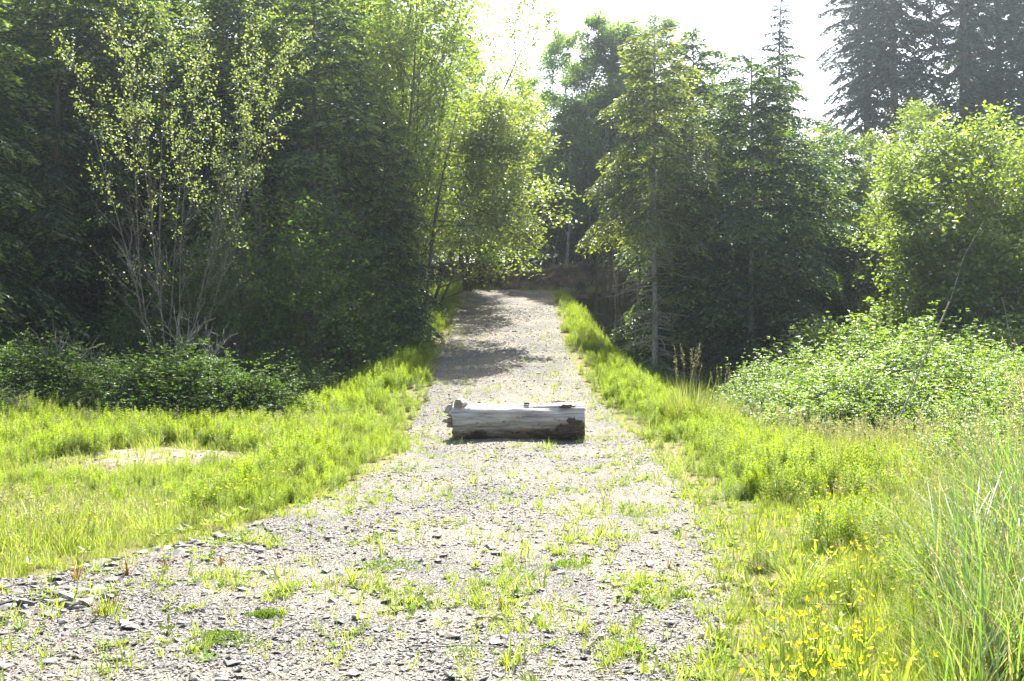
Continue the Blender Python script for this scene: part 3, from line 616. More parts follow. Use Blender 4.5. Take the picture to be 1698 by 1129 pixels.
# ------------------------------------------------------------------ ground cover templates
def horsetail_mesh(name, seed, n, h, spread, lv=12, per=9, w=.0035, ln=.12):
    r = np.random.default_rng(seed); b = Buf()
    for s in range(n):
        a = r.uniform(0, 6.28); d = r.random() ** .5 * spread; p = np.array([math.cos(a) * d, math.sin(a) * d, 0]); hh = h * r.uniform(.7, 1.1); ln_ = np.array([r.normal(0, .07), r.normal(0, .07), 1])
        v, q = tube(np.stack([p, p + ln_ * hh * .5, p + ln_ * hh]), [.004, .003, .001], 3); b.add(v, q)
        z = np.repeat(np.linspace(.12, 1, lv), per); k = len(z); az = r.uniform(0, 6.28, k); prof = np.sin(np.clip(z * 1.02, 0, 1) ** .8 * np.pi * .93 + .18) ** .8
        L_ = ln * (h / .45) * prof * r.uniform(.7, 1.2, k) + .015; o = p + ln_ * (z * hh)[:, None]
        dr = unit(np.stack([np.cos(az), np.sin(az), .35 + .9 * z ** 2 + r.normal(0, .12, k)], 1)); sd_ = unit(np.cross(dr, [0, 0, 1.]))
        mid = o + dr * (L_ * .55)[:, None]; tip = o + dr * L_[:, None] - np.array([0, 0, 1.]) * (L_ * .22)[:, None]
        V = np.stack([o, mid + sd_ * w, tip, mid - sd_ * w], 1).reshape(-1, 3); b.add(V, np.arange(k * 4).reshape(-1, 4))
    return b.mesh(name, M['horsetail'])
def tuft_mesh(name, seed, n, h, spread, w, mt, lean=.35, curl=.5, seg=3, mix=None, seedhead=0):
    r = np.random.default_rng(seed); a = r.uniform(0, 6.28, n); d = r.random(n) ** .6 * spread; P = np.stack([np.cos(a) * d, np.sin(a) * d, 0 * a], 1)
    az = a + r.normal(0, .9, n); D = unit(np.stack([np.cos(az) * lean * r.random(n), np.sin(az) * lean * r.random(n), np.ones(n)], 1)); bend = np.stack([np.cos(az), np.sin(az), -.4 * np.ones(n)], 1) * (curl * r.random(n) ** 1.5)[:, None]
    sd_ = unit(np.stack([-np.sin(az + r.normal(0, .6, n)), np.cos(az), 0 * az], 1)); L_ = h * r.uniform(.45, 1.1, n)
    b = Buf(); V, Q = strips(P, D, bend, L_, w * r.uniform(.6, 1.3, n), sd_, seg)
    nm = int(n * (mix[1] if mix else 0)); vp = (seg + 1) * 2
    if nm: b.add(V[:nm * vp], Q[:nm * seg], m=1); b.add(V[nm * vp:], Q[nm * seg:] - nm * vp)
    else: b.add(V, Q)
    mats = [M[mt]] + ([M[mix[0]]] if mix else [])
    if seedhead:
        for i in range(seedhead):
            aa = r.uniform(0, 6.28); t = np.linspace(0, 1, 5)[:, None]; top = h * r.uniform(1.1, 1.6); p0 = np.array([0, 0, 0]); e = np.array([math.cos(aa) * .25 * h, math.sin(aa) * .25 * h, top]); Pp = p0 * (1 - t) + e * t + np.array([0, 0, 1.]) * (t * (1 - t)) * .1
            v, q = tube(Pp, [.0022, .002, .0016, .0014, .001], 3); b.add(v, q, m=1 if mix else 0)
            k = 22; tt_ = r.uniform(.8, 1.0, k)[:, None]; q_ = p0 * (1 - tt_) + e * tt_; V, Q = leaves(q_, unit(r.normal(0, .5, (k, 3)) + [0, 0, .6]), unit(r.normal(0, 1, (k, 3))), .035, .006, .1); b.add(V, Q, m=1 if mix else 0)
    return b.mesh(name, mats)
lib('horsetails', [horsetail_mesh('ht%d' % i, 70 + i, 6, .42, .14, 11, 8) for i in range(5)])
lib('grasses', [tuft_mesh('gr%d' % i, 80 + i, 34, .27, .1, .006, 'grass', .5, .7, 3, ('drygrass', .2), seedhead=i % 2) for i in range(5)])
lib('meadow', [tuft_mesh('me%d' % i, 90 + i, 36, .42, .12, .005, 'grass', .3, .45, 3, ('drygrass', .06), seedhead=1) for i in range(4)])
lib('seedlings', [tuft_mesh('se%d' % i, 95 + i, 9, .085, .03, .005, 'yellowgrass', .5, .6, 2, ('drygrass', .2)) for i in range(5)])
lib('weeds', [None or (lambda i: (lambda b: b.mesh('we%d' % i, M['moss' if i % 2 else 'grass']))( (lambda b, r: (b.add(*leaves(np.concatenate([np.zeros((14, 3))]) + r.normal(0, .012, (14, 3)) * [1, 1, .3] + [0, 0, .012], unit(np.stack([np.cos(np.arange(14) * 2.4), np.sin(np.arange(14) * 2.4), r.uniform(.1, .7, 14)], 1)), np.tile([0, 0, 1.], (14, 1)), r.uniform(.03, .08, 14), .02, .15)), b)[1])(Buf(), np.random.default_rng(i))))(i) for i in range(4)])

# ------------------------------------------------------------------ trees in place
LH = 'dark hemlocks crowding the left side of the clearing'
# front rank, left: X column in the photo, distance, height scale, rotation
rank = [(-70, 25.5, .95, 0, HB, 'dark hemlock at the left edge of the clearing, its drooping boughs cut by the frame'),
        (90, 28.3, 1.0, 1, HB, 'dark hemlock standing just left of the pale-leaved multi-stemmed tree'),
        (200, 30, 1.0, 2, HA, 'dark hemlock directly behind the pale-leaved multi-stemmed tree'),
        (400, 30, 1.0, 3.3, HB, 'dark hemlock just right of the pale-leaved multi-stemmed tree'),
        (520, 29.5, .95, 4, HA, 'dark hemlock behind the tall green shrubs left of the road'),
        (640, 29.0, .56, 5, HB, 'low broad hemlock whose boughs touch the left verge of the road'),
        ]
for X, D, s, rz, me, lab in rank: place('hemlock_tree', me, px(X, D), D, s, rz, lab, 'tree')
for i, (X, D, s) in enumerate([(-180, 33, 1.15), (10, 34, 1.25), (130, 33, 1.2), (280, 34, 1.2), (450, 34.5, 1.2), (580, 36, 1.15), (-90, 42, 1.5), (70, 43, 1.5), (220, 43, 1.5), (370, 43, 1.5), (500, 44, 1.4), (610, 46, 1.2)]):
    place('hemlock_tree', (HA, HB)[i % 2], px(X, D), D, s, i * 1.3, 'dark hemlock deep in the left wood, behind the first row of trees', 'tree', LH)
place('multi_stem_tree', SH, px(290, 23.2), 23.2, 1.08, .4, 'multi-stemmed tree, bare fanning stems below and pale leaves above, before the dark hemlocks', 'tree', sxy=.76)
place('fan_limbed_tree', MA, px(655, 33), 33, 1.2, .2, 'yellow-green broadleaf tree fanning its thin dark limbs over the left side of the road', 'tree')
place('broadleaf_tree', AB, px(520, 31.5), 31.5, 1.25, 2.1, 'leafy green broadleaf tree filling the gap between hemlocks at the top left', 'tree')
place('broadleaf_tree', MA, px(690, 39), 39, 1.2, 3.1, 'tall yellow-green tree right behind the fan-limbed tree, leaves to the top of the frame', 'tree')
place('broadleaf_tree', MA, px(585, 35), 35, 1.22, 5.1, 'leafy yellow-green tree between the low broad hemlock and the fan-limbed tree', 'tree')
place('broadleaf_tree', MA, px(775, 45), 45, .9, 1.9, 'hazy yellow-green tree left of the road head, behind the fan-limbed tree', 'tree')
place('overhanging_tree', MO, px(700, 30), 30, .95, 0, 'leaning tree whose bright leafy boughs hang across the head of the road', 'tree')
# beyond the bank
for i, (X, D, s, sx, lab) in enumerate([(938, 50, .82, 1.2, 'slim alder on the bank, first to the right of the gap of sky'), (972, 53, .92, 1.1, 'alder on the bank, tall one just right of the first beside the sky gap'),
        (1010, 52, .9, 1.25, 'alder on the bank, middle of the tall ones right of the sky gap'), (1045, 54, .98, 1.2, 'tallest alder on the bank, left of the olive hemlock top'), (1072, 50.5, .88, 1.1, 'slim alder on the bank just behind the olive hemlock top')]):
    place('alder_tree', AA, px(X, D), D, s, i * 2.2, lab, 'tree', sxy=sx)
for i, (X, D, s, me) in enumerate([(840, 58, .82, AA), (880, 62, .75, AB), (790, 60, .9, AB), (740, 62, 1.1, AA), (690, 56, 1.1, AB), (915, 54, .95, AB), (872, 52, .95, AB), (800, 54, .8, AB), (960, 56, .85, AB), (895, 56, .9, AB), (835, 55, 1.0, AB), (990, 53, .72, AB)]):
    place('alder_tree', me, px(X, D), D, s, i * 1.7, 'leafy tree growing back beyond the earth bank at the head of the road', 'tree', 'leafy trees beyond the earth bank')
k = 0
for i in range(64):
    X = 735 + 340 * ((i * .618) % 1) + rng.normal(0, 4); D = rng.uniform(49.5, 60); 
    e = place('forest_trunk', {'stem': PO[(0, 2, 1, 0, 2)[i % 5]]}, px(X, D), D, rng.uniform(.38, .5), rng.uniform(0, 6), 'bare thin trunk standing among the others behind the earth bank', 'tree', 'thin trunks behind the earth bank', sxy=rng.uniform(1., 2.2))
for i, (X, D, s) in enumerate([(955, 57, .95), (1000, 56, 1.0), (1045, 58, 1.05), (925, 60, .8)]):
    place('hemlock_tree', (HA, HB)[i % 2], px(X, D), D, s * .85, i * 1.9, 'dark conifer filling the shade behind the slim alders on the bank', 'tree', 'dark conifers behind the bank alders')
place('forest_trunk', {'stem': PO[3]}, px(820, 51), 51, .5, 0, 'thickest dark trunk behind the bank, left of the middle', 'tree')
place('forest_trunk', {'stem': PO[3]}, px(980, 50), 50, .5, 1, 'thick dark trunk behind the right half of the earth bank', 'tree')
# right side
place('hemlock_tree', HC, px(1085, 33), 33, .86, .5, 'olive hemlock with a visible grey trunk and bare dead lower branches beside the road', 'tree')
place('hemlock_tree', HD, px(1245, 34), 34, .84, 1.2, 'wide drooping hemlock with a bare spike of a top, right of the olive one', 'tree')
place('hemlock_tree', HB, px(1150, 38), 38, 1.0, 2.5, 'dark hemlock between and behind the olive and the spike-topped hemlocks', 'tree')
place('hemlock_tree', HD, px(1350, 37), 37, .68, 3.5, 'lower dark hemlock at the right end of the hemlock group, beside the bramble mound', 'tree')
place('hemlock_tree', HD, px(1185, 43), 43, .95, 4.0, 'hemlock rising hazily behind the olive one, top against the white sky', 'tree')
place('hemlock_tree', HB, px(1400, 40), 40, .72, 5.2, 'small hemlock in front of the far alders, right of the hemlock group', 'tree')
place('spire_tree', SP, px(1296, 45), 45, 1.14, 0, 'narrow dark spire-shaped conifer against the white sky', 'tree')
place('alder_tree', AB, px(1385, 47), 47, 1.25, .7, 'pale green alder between the spire conifer and the tall dark firs', 'tree')
place('alder_tree', AB, px(1430, 42), 42, 1.0, 2.7, 'shorter pale green alder at the left shoulder of the large bright tree', 'tree')
for i, (X, D, s, me, lab) in enumerate([(1485, 60, 1.08, FA, 'tall dark fir with a bare lower trunk, standing against the sky gap'),
        (1440, 63, 1.0, FA, 'slimmer tall fir at the left of the dark fir group'),
        (1600, 60, 1.12, FB, 'dense dark fir in the middle of the fir group at upper right'),
        (1700, 62, 1.15, FB, 'dense dark fir at the right end of the fir group, cut by the frame'),
        (1650, 67, 1.2, FB, 'dark fir behind the gap between the two dense firs')]):
    place('fir_tree', me, px(X, D), D, s, i * 1.1, lab, 'tree')
place('round_tree', RA, px(1610, 31), 31, 1.2, .3, 'large bright green round-headed tree right of the hemlocks, pale trunk showing', 'tree')
place('round_tree', RA, px(1790, 33), 33, 1.2, 2.3, 'bright green broad tree cut off by the right edge of the frame', 'tree')
place('round_tree', RA, px(1480, 37), 37, .95, 4.3, 'smaller bright green tree behind the left flank of the large round one', 'tree')
# trunks and shade inside the right wood
for i in range(34):
    X = 985 + 260 * ((i * .618 + .3) % 1); D = rng.uniform(35.5, 46)
    place('forest_trunk', {'stem': PO[(0, 2, 0, 1)[i % 4]]}, px(X, D), D, rng.uniform(.4, .55), rng.uniform(0, 6), 'thin dim trunk inside the wood right of the road', 'tree', 'thin trunks inside the right wood', tilt=(0, rng.normal(0, .05)))
place('leaning_stem', {'stem': PO[2]}, px(1008, 40), 40, .42, 1, 'thin pale stem leaning to the right at the right end of the bank', 'tree', tilt=(0, R(14)))
for i, (X, D, s) in enumerate([(1040, 52, 1.1), (1120, 50, 1.1), (1200, 50, 1.05), (1290, 50, .9), (1370, 53, .9), (1090, 57, 1.1), (1480, 50, .6), (1580, 45, .7), (1680, 45, .7), (1790, 47, 1)]):
    place('hemlock_tree', (HB, HA)[i % 2], px(X, D), D, s * .8, i * 2.1, 'dark conifer hidden deep in the wood right of the road', 'tree', 'dark conifers deep in the right wood')

# undergrowth, left
SBL = lambda X, D: ('near the left edge' if X < 130 else ('below the multi-stemmed tree' if X < 350 else 'towards the road')) + (', front row' if D < 21.8 else ', back row')
for i in range(26):
    X = -40 + 560 * ((i * .618) % 1); D = 19.4 + 4.2 * ((i * .37) % 1)
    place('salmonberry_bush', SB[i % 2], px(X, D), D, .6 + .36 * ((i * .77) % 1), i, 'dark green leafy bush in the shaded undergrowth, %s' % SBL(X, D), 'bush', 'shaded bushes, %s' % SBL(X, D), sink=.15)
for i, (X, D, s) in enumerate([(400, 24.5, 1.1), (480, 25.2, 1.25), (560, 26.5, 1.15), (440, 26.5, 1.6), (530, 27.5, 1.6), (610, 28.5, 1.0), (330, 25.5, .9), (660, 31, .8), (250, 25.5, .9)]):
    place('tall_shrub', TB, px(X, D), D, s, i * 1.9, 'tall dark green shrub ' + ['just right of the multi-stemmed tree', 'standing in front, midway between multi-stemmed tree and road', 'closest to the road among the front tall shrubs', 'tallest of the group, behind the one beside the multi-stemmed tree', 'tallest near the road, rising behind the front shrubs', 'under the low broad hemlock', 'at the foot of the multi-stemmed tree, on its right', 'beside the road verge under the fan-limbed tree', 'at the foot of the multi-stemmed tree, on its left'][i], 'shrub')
# right of the road under the hemlocks and on the bank top
for i, (X, D, s) in enumerate([(1010, 41, .55), (975, 44, .5), (1060, 37, .5), (1000, 47.5, .9), (1045, 46.5, 1.0), (1120, 34, .45), (1190, 31, .5), (1085, 47, 1.0), (1000, 43.5, .8), (1030, 38.5, .7), (1055, 35, .6), (1085, 31.5, .55), (1025, 45, 1.1)]):
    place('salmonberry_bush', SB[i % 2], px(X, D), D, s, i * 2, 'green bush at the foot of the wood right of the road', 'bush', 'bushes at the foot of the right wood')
for i, (X, D) in enumerate([(745, 52), (790, 54), (870, 53), (930, 51.5), (700, 50), (1000, 52)]):
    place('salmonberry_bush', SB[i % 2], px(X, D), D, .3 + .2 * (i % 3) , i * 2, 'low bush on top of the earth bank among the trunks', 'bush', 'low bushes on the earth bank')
x, y = sample(420, -5, 6.5, 47.2, 49.6, lambda x, y: .5 + .5 * (vn(x * 2, y, 3) > .4)); n = len(x)
scatter('bank_top_grass', np.stack([x, y, np.maximum(zt(x, y), 3.7) - .02], 1), yaw(n, .3), rng.uniform(.8, 1.6, n), rng.integers(0, 5, n), LIBS['grasses'], 'grass hanging over the top edge of the earth bank', 'grass')
# bramble mound
mnd = []
for i in range(60):
    u = (i * .618) % 1; v = ((i * .7549) % 1); D = 18.3 + 11 * v; X = 1215 + 560 * u
    lim = np.interp(X, [1200, 1260, 1330, 1400, 1700], [0, .45, .8, 1, 1]); x = px(X, D)
    if x < 3.9 + 2.2 * v or lim < .05: continue
    s = (.72 + .62 * v) * (lim ** .7) * rng.uniform(.85, 1.1) 
    mnd.append((x, D, s))
BRW = lambda D: 'in the front row' if D < 21 else ('halfway up the slope' if D < 25 else 'on the crest')
BCL = lambda x, D: (lambda X: 'near the tussocks' if X < 1330 else ('below the pale round tree' if X > 1560 else ('below the hemlocks' if X < 1430 else 'behind the leaning stalk')))(849 + 1820 * x / D)
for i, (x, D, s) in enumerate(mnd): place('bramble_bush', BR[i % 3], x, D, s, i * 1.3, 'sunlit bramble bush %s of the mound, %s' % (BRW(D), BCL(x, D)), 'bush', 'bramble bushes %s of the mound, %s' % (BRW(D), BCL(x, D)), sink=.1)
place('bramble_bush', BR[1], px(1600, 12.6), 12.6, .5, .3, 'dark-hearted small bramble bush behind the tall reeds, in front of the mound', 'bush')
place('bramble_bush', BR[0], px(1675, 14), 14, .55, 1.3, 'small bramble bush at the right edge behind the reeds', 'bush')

# ------------------------------------------------------------------ ground cover
def vegR(x, y): return x - rr(y)
def vegL(x, y): return rl(y) - x
edge_n = lambda x, y: .35 * (fbm(x * 1.3, y * 1.3, 41) - .5)
# horsetails
def dh(x, y):
    l = vegL(x, y) + edge_n(x, y); r_ = vegR(x, y) + edge_n(x, y)
    clump = ss(.36, .55, fbm(x * .9, y * .9, 51))
    dl = ss(-.12, .2, l) * ss(9.0, 11.0, y) * (1 - ss(3.2, 5.5, l) * (y < 12)) * (.35 + .65 * clump)
    drr = ss(-.1, .35, r_) * (1 - ss(1.3 + .6 * (y < 12), 2.4 + 1.2 * ss(22, 30, y) + .6 * (y < 12), r_)) * (.45 * ss(6.2, 8, y) + .55 * ss(10.5, 12.5, y)) * (.15 + .85 * clump)
    d = np.where(x < 0, dl, drr); d = np.where(in_patch(x, y), 0, d)
    return d * (1 - ss(45, 47, y))
x, y = sample(30000, -10, 6.5, 6, 46, dh, .8)
n = len(x); s = rng.uniform(.42, 1.05, n) * (.75 + .5 * fbm(x * .5, y * .5, 61)) * (1 + .25 * ss(18, 24, y)) * (.55 + .45 * ss(.1, .9, np.maximum(vegL(x, y), vegR(x, y)))) * (1 - .5 * (x < -3) * (1 - ss(12.5, 16, y)))
scatter('horsetail_cover', np.stack([x, y, zt(x, y) - .02], 1), yaw(n, .12), s, rng.integers(0, 5, n), LIBS['horsetails'], 'feathery lime green horsetails carpeting both verges of the gravel road', 'horsetails')
print('horsetail', n)
# grass left foreground and left verge
def dg(x, y):
    l = vegL(x, y) + edge_n(x, y)
    d = ss(-.15, .35, l) * (1 - .6 * ss(9, 12, y) * ss(0, 1, l)) * (.45 + .55 * ss(.35, .6, fbm(x * .8, y * .8, 52)))
    return np.where(in_patch(x, y), .03, d)
x, y = sample(15000, -9, -1.2, 5.5, 19.5, dg, .8)
n = len(x); s = rng.uniform(.5, 1.15, n) * (.45 + .75 * ss(.0, 1.2, vegL(x, y))) * (1 - .5 * (x < -3) * ss(8.5, 11, y) * (1 - ss(13, 16, y)))
scatter('grass_left_verge', np.stack([x, y, zt(x, y) - .01], 1), yaw(n, .12), s, rng.integers(0, 5, n), LIBS['grasses'], 'bright green grass left of the gravel road', 'grass')
x, y = sample(2600, -9, -1.2, 5.5, 19.5, lambda x, y: dg(x, y) * ss(.5, .62, fbm(x * .9, y * .9, 58)), .8); n = len(x)
scatter('seeding_grass_left', np.stack([x, y, zt(x, y) - .01], 1), yaw(n, .12), rng.uniform(.5, 1.0, n) * (.5 + .5 * ss(0, 1.2, vegL(x, y))), rng.integers(0, 4, n), LIBS['meadow'], 'patches of finer seeding grass among the green on the left', 'grass')
# meadow right
def dm(x, y):
    r_ = vegR(x, y) + edge_n(x, y)
    return (.25 + .75 * ss(0, 1.4, r_)) * (r_ > -.1) * (.3 + .7 * ss(.35, .6, fbm(x * .7, y * .7, 55))) * (1 - .75 * ss(12, 14, y) * (1 - ss(1.4, 2.4, r_)))
x, y = sample(17000, 1.2, 11, 4.6, 21, dm, .9)
n = len(x); s = rng.uniform(.5, 1.1, n) * (.28 + .72 * ss(.3, 2.0, vegR(x, y))) * (.75 + .5 * fbm(x * 1.2, y * 1.2, 71))
scatter('meadow_grass', np.stack([x, y, zt(x, y) - .01], 1), yaw(n, .14), s, rng.integers(0, 4, n), LIBS['meadow'], 'fine meadow grass with seed heads between road and bramble mound', 'grass')
# seedlings on the road and on the sparse right shoulder
def dse(x, y):
    e = np.minimum(x - rl(y), rr(y) - x); clump = ss(.5, .68, fbm(x * 2.1, y * 2.1, 65))
    base = ss(-.6, 0, e) * (.12 + .88 * clump) * (.35 + .65 * (1 - ss(.3, 1.3, e)) + .5 * bare(x, y) + .3 * ss(.5, 1.5, x)) + .55 * ss(.2, -.5, e) * 0
    sh = ss(-.5, .1, vegR(x, y)) * (1 - ss(1.0, 1.7, vegR(x, y))) * .95
    return np.clip(np.maximum(base, sh), 0, 1)
x, y = sample(30000, -6.5, 3.2, 4.6, 34, dse, 1.1)
n = len(x); s = rng.lognormal(0, .4, n) * (.8 + .35 * ss(-.4, .5, vegR(x, y)) + .5 * ss(-.3, .3, vegL(x, y)))
scatter('grass_seedlings', np.stack([x, y, zr(x, y) - .002], 1), yaw(n, .2), s, rng.integers(0, 5, n), LIBS['seedlings'], 'thin yellow-green grass shoots coming through the gravel', 'grass')
x, y = sample(900, -6.6, -2.9, 12.3, 16.8, lambda x, y: .25 + .6 * (fbm(x * 2, y * 2, 5) > .55)); n = len(x)
scatter('dirt_seedlings', np.stack([x, y, zt(x, y) + .01], 1), yaw(n, .2), rng.lognormal(.1, .4, n), rng.integers(0, 5, n), LIBS['seedlings'], 'thin grass shoots dotted over the bare pinkish dirt patch', 'grass')
x, y = sample(7000, -5.5, 4.2, 4.8, 16, lambda x, y: np.maximum(dse(x, y) * .4, ss(-.4, .3, vegR(x, y)) * (1 - ss(1.8, 2.6, vegR(x, y)))), 1.1); n = len(x)
scatter('low_weeds', np.stack([x, y, zr(x, y)], 1), yaw(n, .2), rng.uniform(.5, 1.2, n), rng.integers(0, 4, n), LIBS['weeds'], 'small flat weeds dotted over the gravel', 'weeds')

# ------------------------------------------------------------------ single plants
for i, (X, Yp, s, lab) in enumerate([(370, 1066, .09, 'flat moss cushion in the gravel near the lower left'), (640, 942, .17, 'wide moss patch in the gravel left of the middle'), (442, 1026, .07, 'small round moss cushion in the lower left gravel'), (940, 940, .11, 'moss patch beside the bare pale dirt in front of the log')]):
    D = 1.6 * 1820 / (Yp - 564.5); r = np.random.default_rng(200 + i); k = 520; a = r.uniform(0, 6.28, k); q = r.random(k) ** .5; q = q ** .8 * (.35 + 1.3 * vn(np.cos(a) * 2.5 + 9, np.sin(a) * 2.5 + 9 + i, 3)); P = np.stack([np.cos(a) * q * s * 1.5, np.sin(a) * q * s * 1.2, .02 * np.clip(1 - q, .1, 1)], 1) + r.normal(0, .008, (k, 3))
    b = Buf(); b.add(*leaves(P, unit(r.normal(0, .5, (k, 3)) + [0, 0, .9]), unit(r.normal(0, 1, (k, 3))), .022, .008, .1)); x = px(X, D)
    tag(link('moss_cushion', b.mesh('moss', M['moss']), None, (x, D, float(zr(x, D)))), lab, 'moss')
# tussocks
def tussock(name, X, D, me, s, label, cat, dz=0):
    x = px(X, D); o = link(name, me, None, (x, D, float(zt(x, D)) - .02 + dz)); o.scale = (s, s, s); o.rotation_euler = (0, 0, X); tag(o, label, cat); return o
T1 = tuft_mesh('tussock_a', 301, 520, .95, .34, .009, 'grass', .4, .5, 4, ('drygrass', .3), seedhead=16)
T2 = tuft_mesh('tussock_b', 302, 130, .3, .1, .006, 'grass', .9, .6, 3, ('drygrass', .2))
T3 = tuft_mesh('tussock_c', 303, 90, .17, .05, .005, 'grass', .7, .5, 3, ('redweed', .25))
tussock('grass_tussock', 1140, 18.6, T1, 1.0, 'tall tussock of green and straw grass at the left end of the bramble mound', 'grass tussock')
tussock('grass_tussock', 1195, 20.0, T1, .8, 'straw-coloured grass tussock against the dark shade under the hemlocks', 'grass tussock')
tussock('grass_tussock', 95, 8.6, T2, 1.0, 'spreading grass tussock at the left edge, above the flat rocks', 'grass tussock')
tussock('grass_tussock', 178, 6.35, T3, 1.15, 'small grass tuft with orange-brown base in the lower left gravel', 'grass tussock')
tussock('grass_tussock', 1325, 7.1, T2, 1.15, 'dense yellow-green grass tussock among the buttercups', 'grass tussock')
tussock('grass_tussock', 265, 14.9, T2, .6, 'dry grass tuft on the bare pinkish dirt patch', 'grass tussock')
# red weeds
RW = [tuft_mesh('redweed_%d' % i, 310 + i, 12, .11, .015, .008, 'redweed', .5, .4, 3) for i in range(2)]
for i, (X, Yp, s) in enumerate([(832, 1010, .9), (126, 965, 1.4), (212, 958, 1.3), (1245, 1012, 1.0), (275, 945, 1.1), (365, 940, 1.0), (1110, 945, .8)]):
    D = 1.6 * 1820 / (Yp - 564.5); x = px(X, D); o = link('red_weed', RW[i % 2], None, (x, D, float(zr(x, D)))); o.scale = (s,) * 3
    tag(o, ['short red weed alone in the gravel in front of the log', 'tallest red-brown weed, just above the flat rocks at the lower left', 'red-brown weed right of the tallest one at the lower left verge', 'red weed at the foot of the yellow-green tussock on the right', 'small red-brown weed at the left verge, left one of a close pair', 'small red-brown weed at the left verge, right one of a close pair', 'tiny red weed on the bare dirt right of the middle'][i], 'weed')
# large horsetails in front right
HM = [horsetail_mesh('big_ht%d' % i, 320 + i, 1, .5, .01, 16, 14, .0022, .12) for i in range(3)]
for i, (X, Yp, s) in enumerate([(1515, 1075, 1.05), (1490, 1040, .85), (1545, 1110, .8), (1510, 960, .95), (1455, 900, .8), (1500, 905, .9), (1540, 930, .85), (1425, 915, .75), (1535, 1000, .95), (1390, 985, .6), (1470, 1000, .7), (1600, 1120, .9), (1240, 815, .9), (1560, 880, 1)]):
    D = 1.6 * 1820 / (Yp - 564.5); x = px(X, D); o = link('horsetail', HM[i % 3], None, (x, D, float(zt(x, D)))); o.scale = (s,) * 3; o.rotation_euler = (0, rng.normal(0, .08), i)
    tag(o, 'single feathery horsetail stem among the buttercups at the lower right' if i != 12 else 'single horsetail stem at the right edge of the gravel, apart from the buttercups', 'horsetail', 'horsetail stems among the buttercups' if i != 12 else None)
# buttercups
def buttercup(seed, h):
    r = np.random.default_rng(seed); b = Buf(); e = np.array([r.normal(0, .03), r.normal(0, .03), h]); v, q = tube(np.stack([[0, 0, 0], e * [.3, .3, .5], e]), [.0016, .0014, .001], 3); b.add(v, q, m=0)
    ax = unit(np.array([r.normal(0, .35), r.normal(-.1, .35), 1.])); u = unit(np.cross(ax, [1, 0, 0])); w_ = np.cross(ax, u)
    for k in range(5):
        a = k * 1.2566; d = unit(u * math.cos(a) + w_ * math.sin(a) + ax * .55); s_ = np.cross(d, ax); L_ = .0125
        b.add(np.stack([e, e + d * L_ * .6 + s_ * .006, e + d * L_ * 1.05 + s_ * .003, e + d * L_ * 1.05 - s_ * .003, e + d * L_ * .6 - s_ * .006]), q=[[0, 1, 2, 3]], t=[[0, 3, 4]], m=1)
    V, Q = leaves(np.tile([0, 0, .01], (7, 1)), unit(np.stack([np.cos(np.arange(7) * 2.4), np.sin(np.arange(7) * 2.4), r.uniform(.3, 1, 7)], 1)), np.tile([0, 0, 1.], (7, 1)), r.uniform(.04, .09, 7), .025, .1); b.add(V, Q, m=0)
    return b.mesh('buttercup', [M['grass'], M['petal']])
BC = [buttercup(400 + i, .13 + .035 * i) for i in range(5)]
bc = 0; tries = 0
while bc < 215 and tries < 9000:
    tries += 1; Xp = rng.normal(1395, 95); Yp = 785 + 340 * rng.random() ** 1.1
    cx = np.interp(Yp, [790, 900, 980, 1125], [1370, 1400, 1395, 1350]); wd_ = np.interp(Yp, [790, 900, 1000, 1125], [75, 90, 110, 140])
    if abs(Xp - cx) > wd_ * abs(rng.normal(0, 1)) or Xp < 1170 or Xp > 1590: continue
    hf = rng.uniform(.16, .36); D = (1.6 - hf) * 1820 / (Yp - 564.5); x = px(Xp, D); o = link('buttercup', BC[bc % 5], None, (x, D, float(zt(x, D)))); s = rng.uniform(.85, 1.2); o.scale = (s, s, hf / (.13 + .035 * (bc % 5))); o.rotation_euler = (0, 0, rng.uniform(0, 6.28))
    tag(o, 'small yellow buttercup in the grass between gravel and reeds on the right', 'flower', 'yellow buttercups right of the gravel'); bc += 1
for i in range(26):
    Xp = rng.uniform(300, 640); Yp = np.interp(Xp, [300, 640], [850, 800]) + rng.normal(0, 18); D = 1.3 * 1820 / (Yp - 564.5); x = min(px(Xp, D), float(rl(D)) - .15)
    o = link('buttercup', BC[3 + i % 2], None, (x, D, float(zt(x, D)) + .05)); o.rotation_euler = (0, 0, i); o.scale = (1.1,) * 3
    tag(o, 'small yellow buttercup in the grass along the left verge', 'flower', 'yellow buttercups left of the gravel')
# reeds, right foreground
RD = [tuft_mesh('reed_%d' % i, 500 + i, 62, 1.1, .2, .015, 'reed', .5, .65, 6, ('drygrass', .24), seedhead=2) for i in range(3)]
k = 0; RDL = lambda D: 'at the bottom of the picture' if D < 6 else ('level with the buttercups' if D < 7.7 else 'farthest back')
for i in range(84):
    u = (i * .618) % 1; v = (i * .7549) % 1; D = 4.7 + 5.2 * v ** 1.2; x0 = float(np.interp(D, [4.7, 6, 9, 10], [1.95, 2.45, 3.75, 4.3])); x = x0 + u ** 1.5 * 1.7
    if px(1790, D) < x: continue
    o = link('reed_clump', RD[i % 3], None, (x, D, float(zt(x, D)) - .03)); s = rng.uniform(.8, 1.2) * (1.0 - .1 * (D < 6)) * (.8 if x < x0 + .25 else 1); o.scale = (s,) * 3; o.rotation_euler = (0, 0, rng.uniform(0, 6)); k += 1
    tag(o, 'tall arching green reed clump, %s' % RDL(D), 'reeds', 'reed grass clumps, %s' % RDL(D))
print('reeds', k)
print('tris', sum(len(me.loops) - 2 * len(me.polygons) for me in bpy.data.meshes))
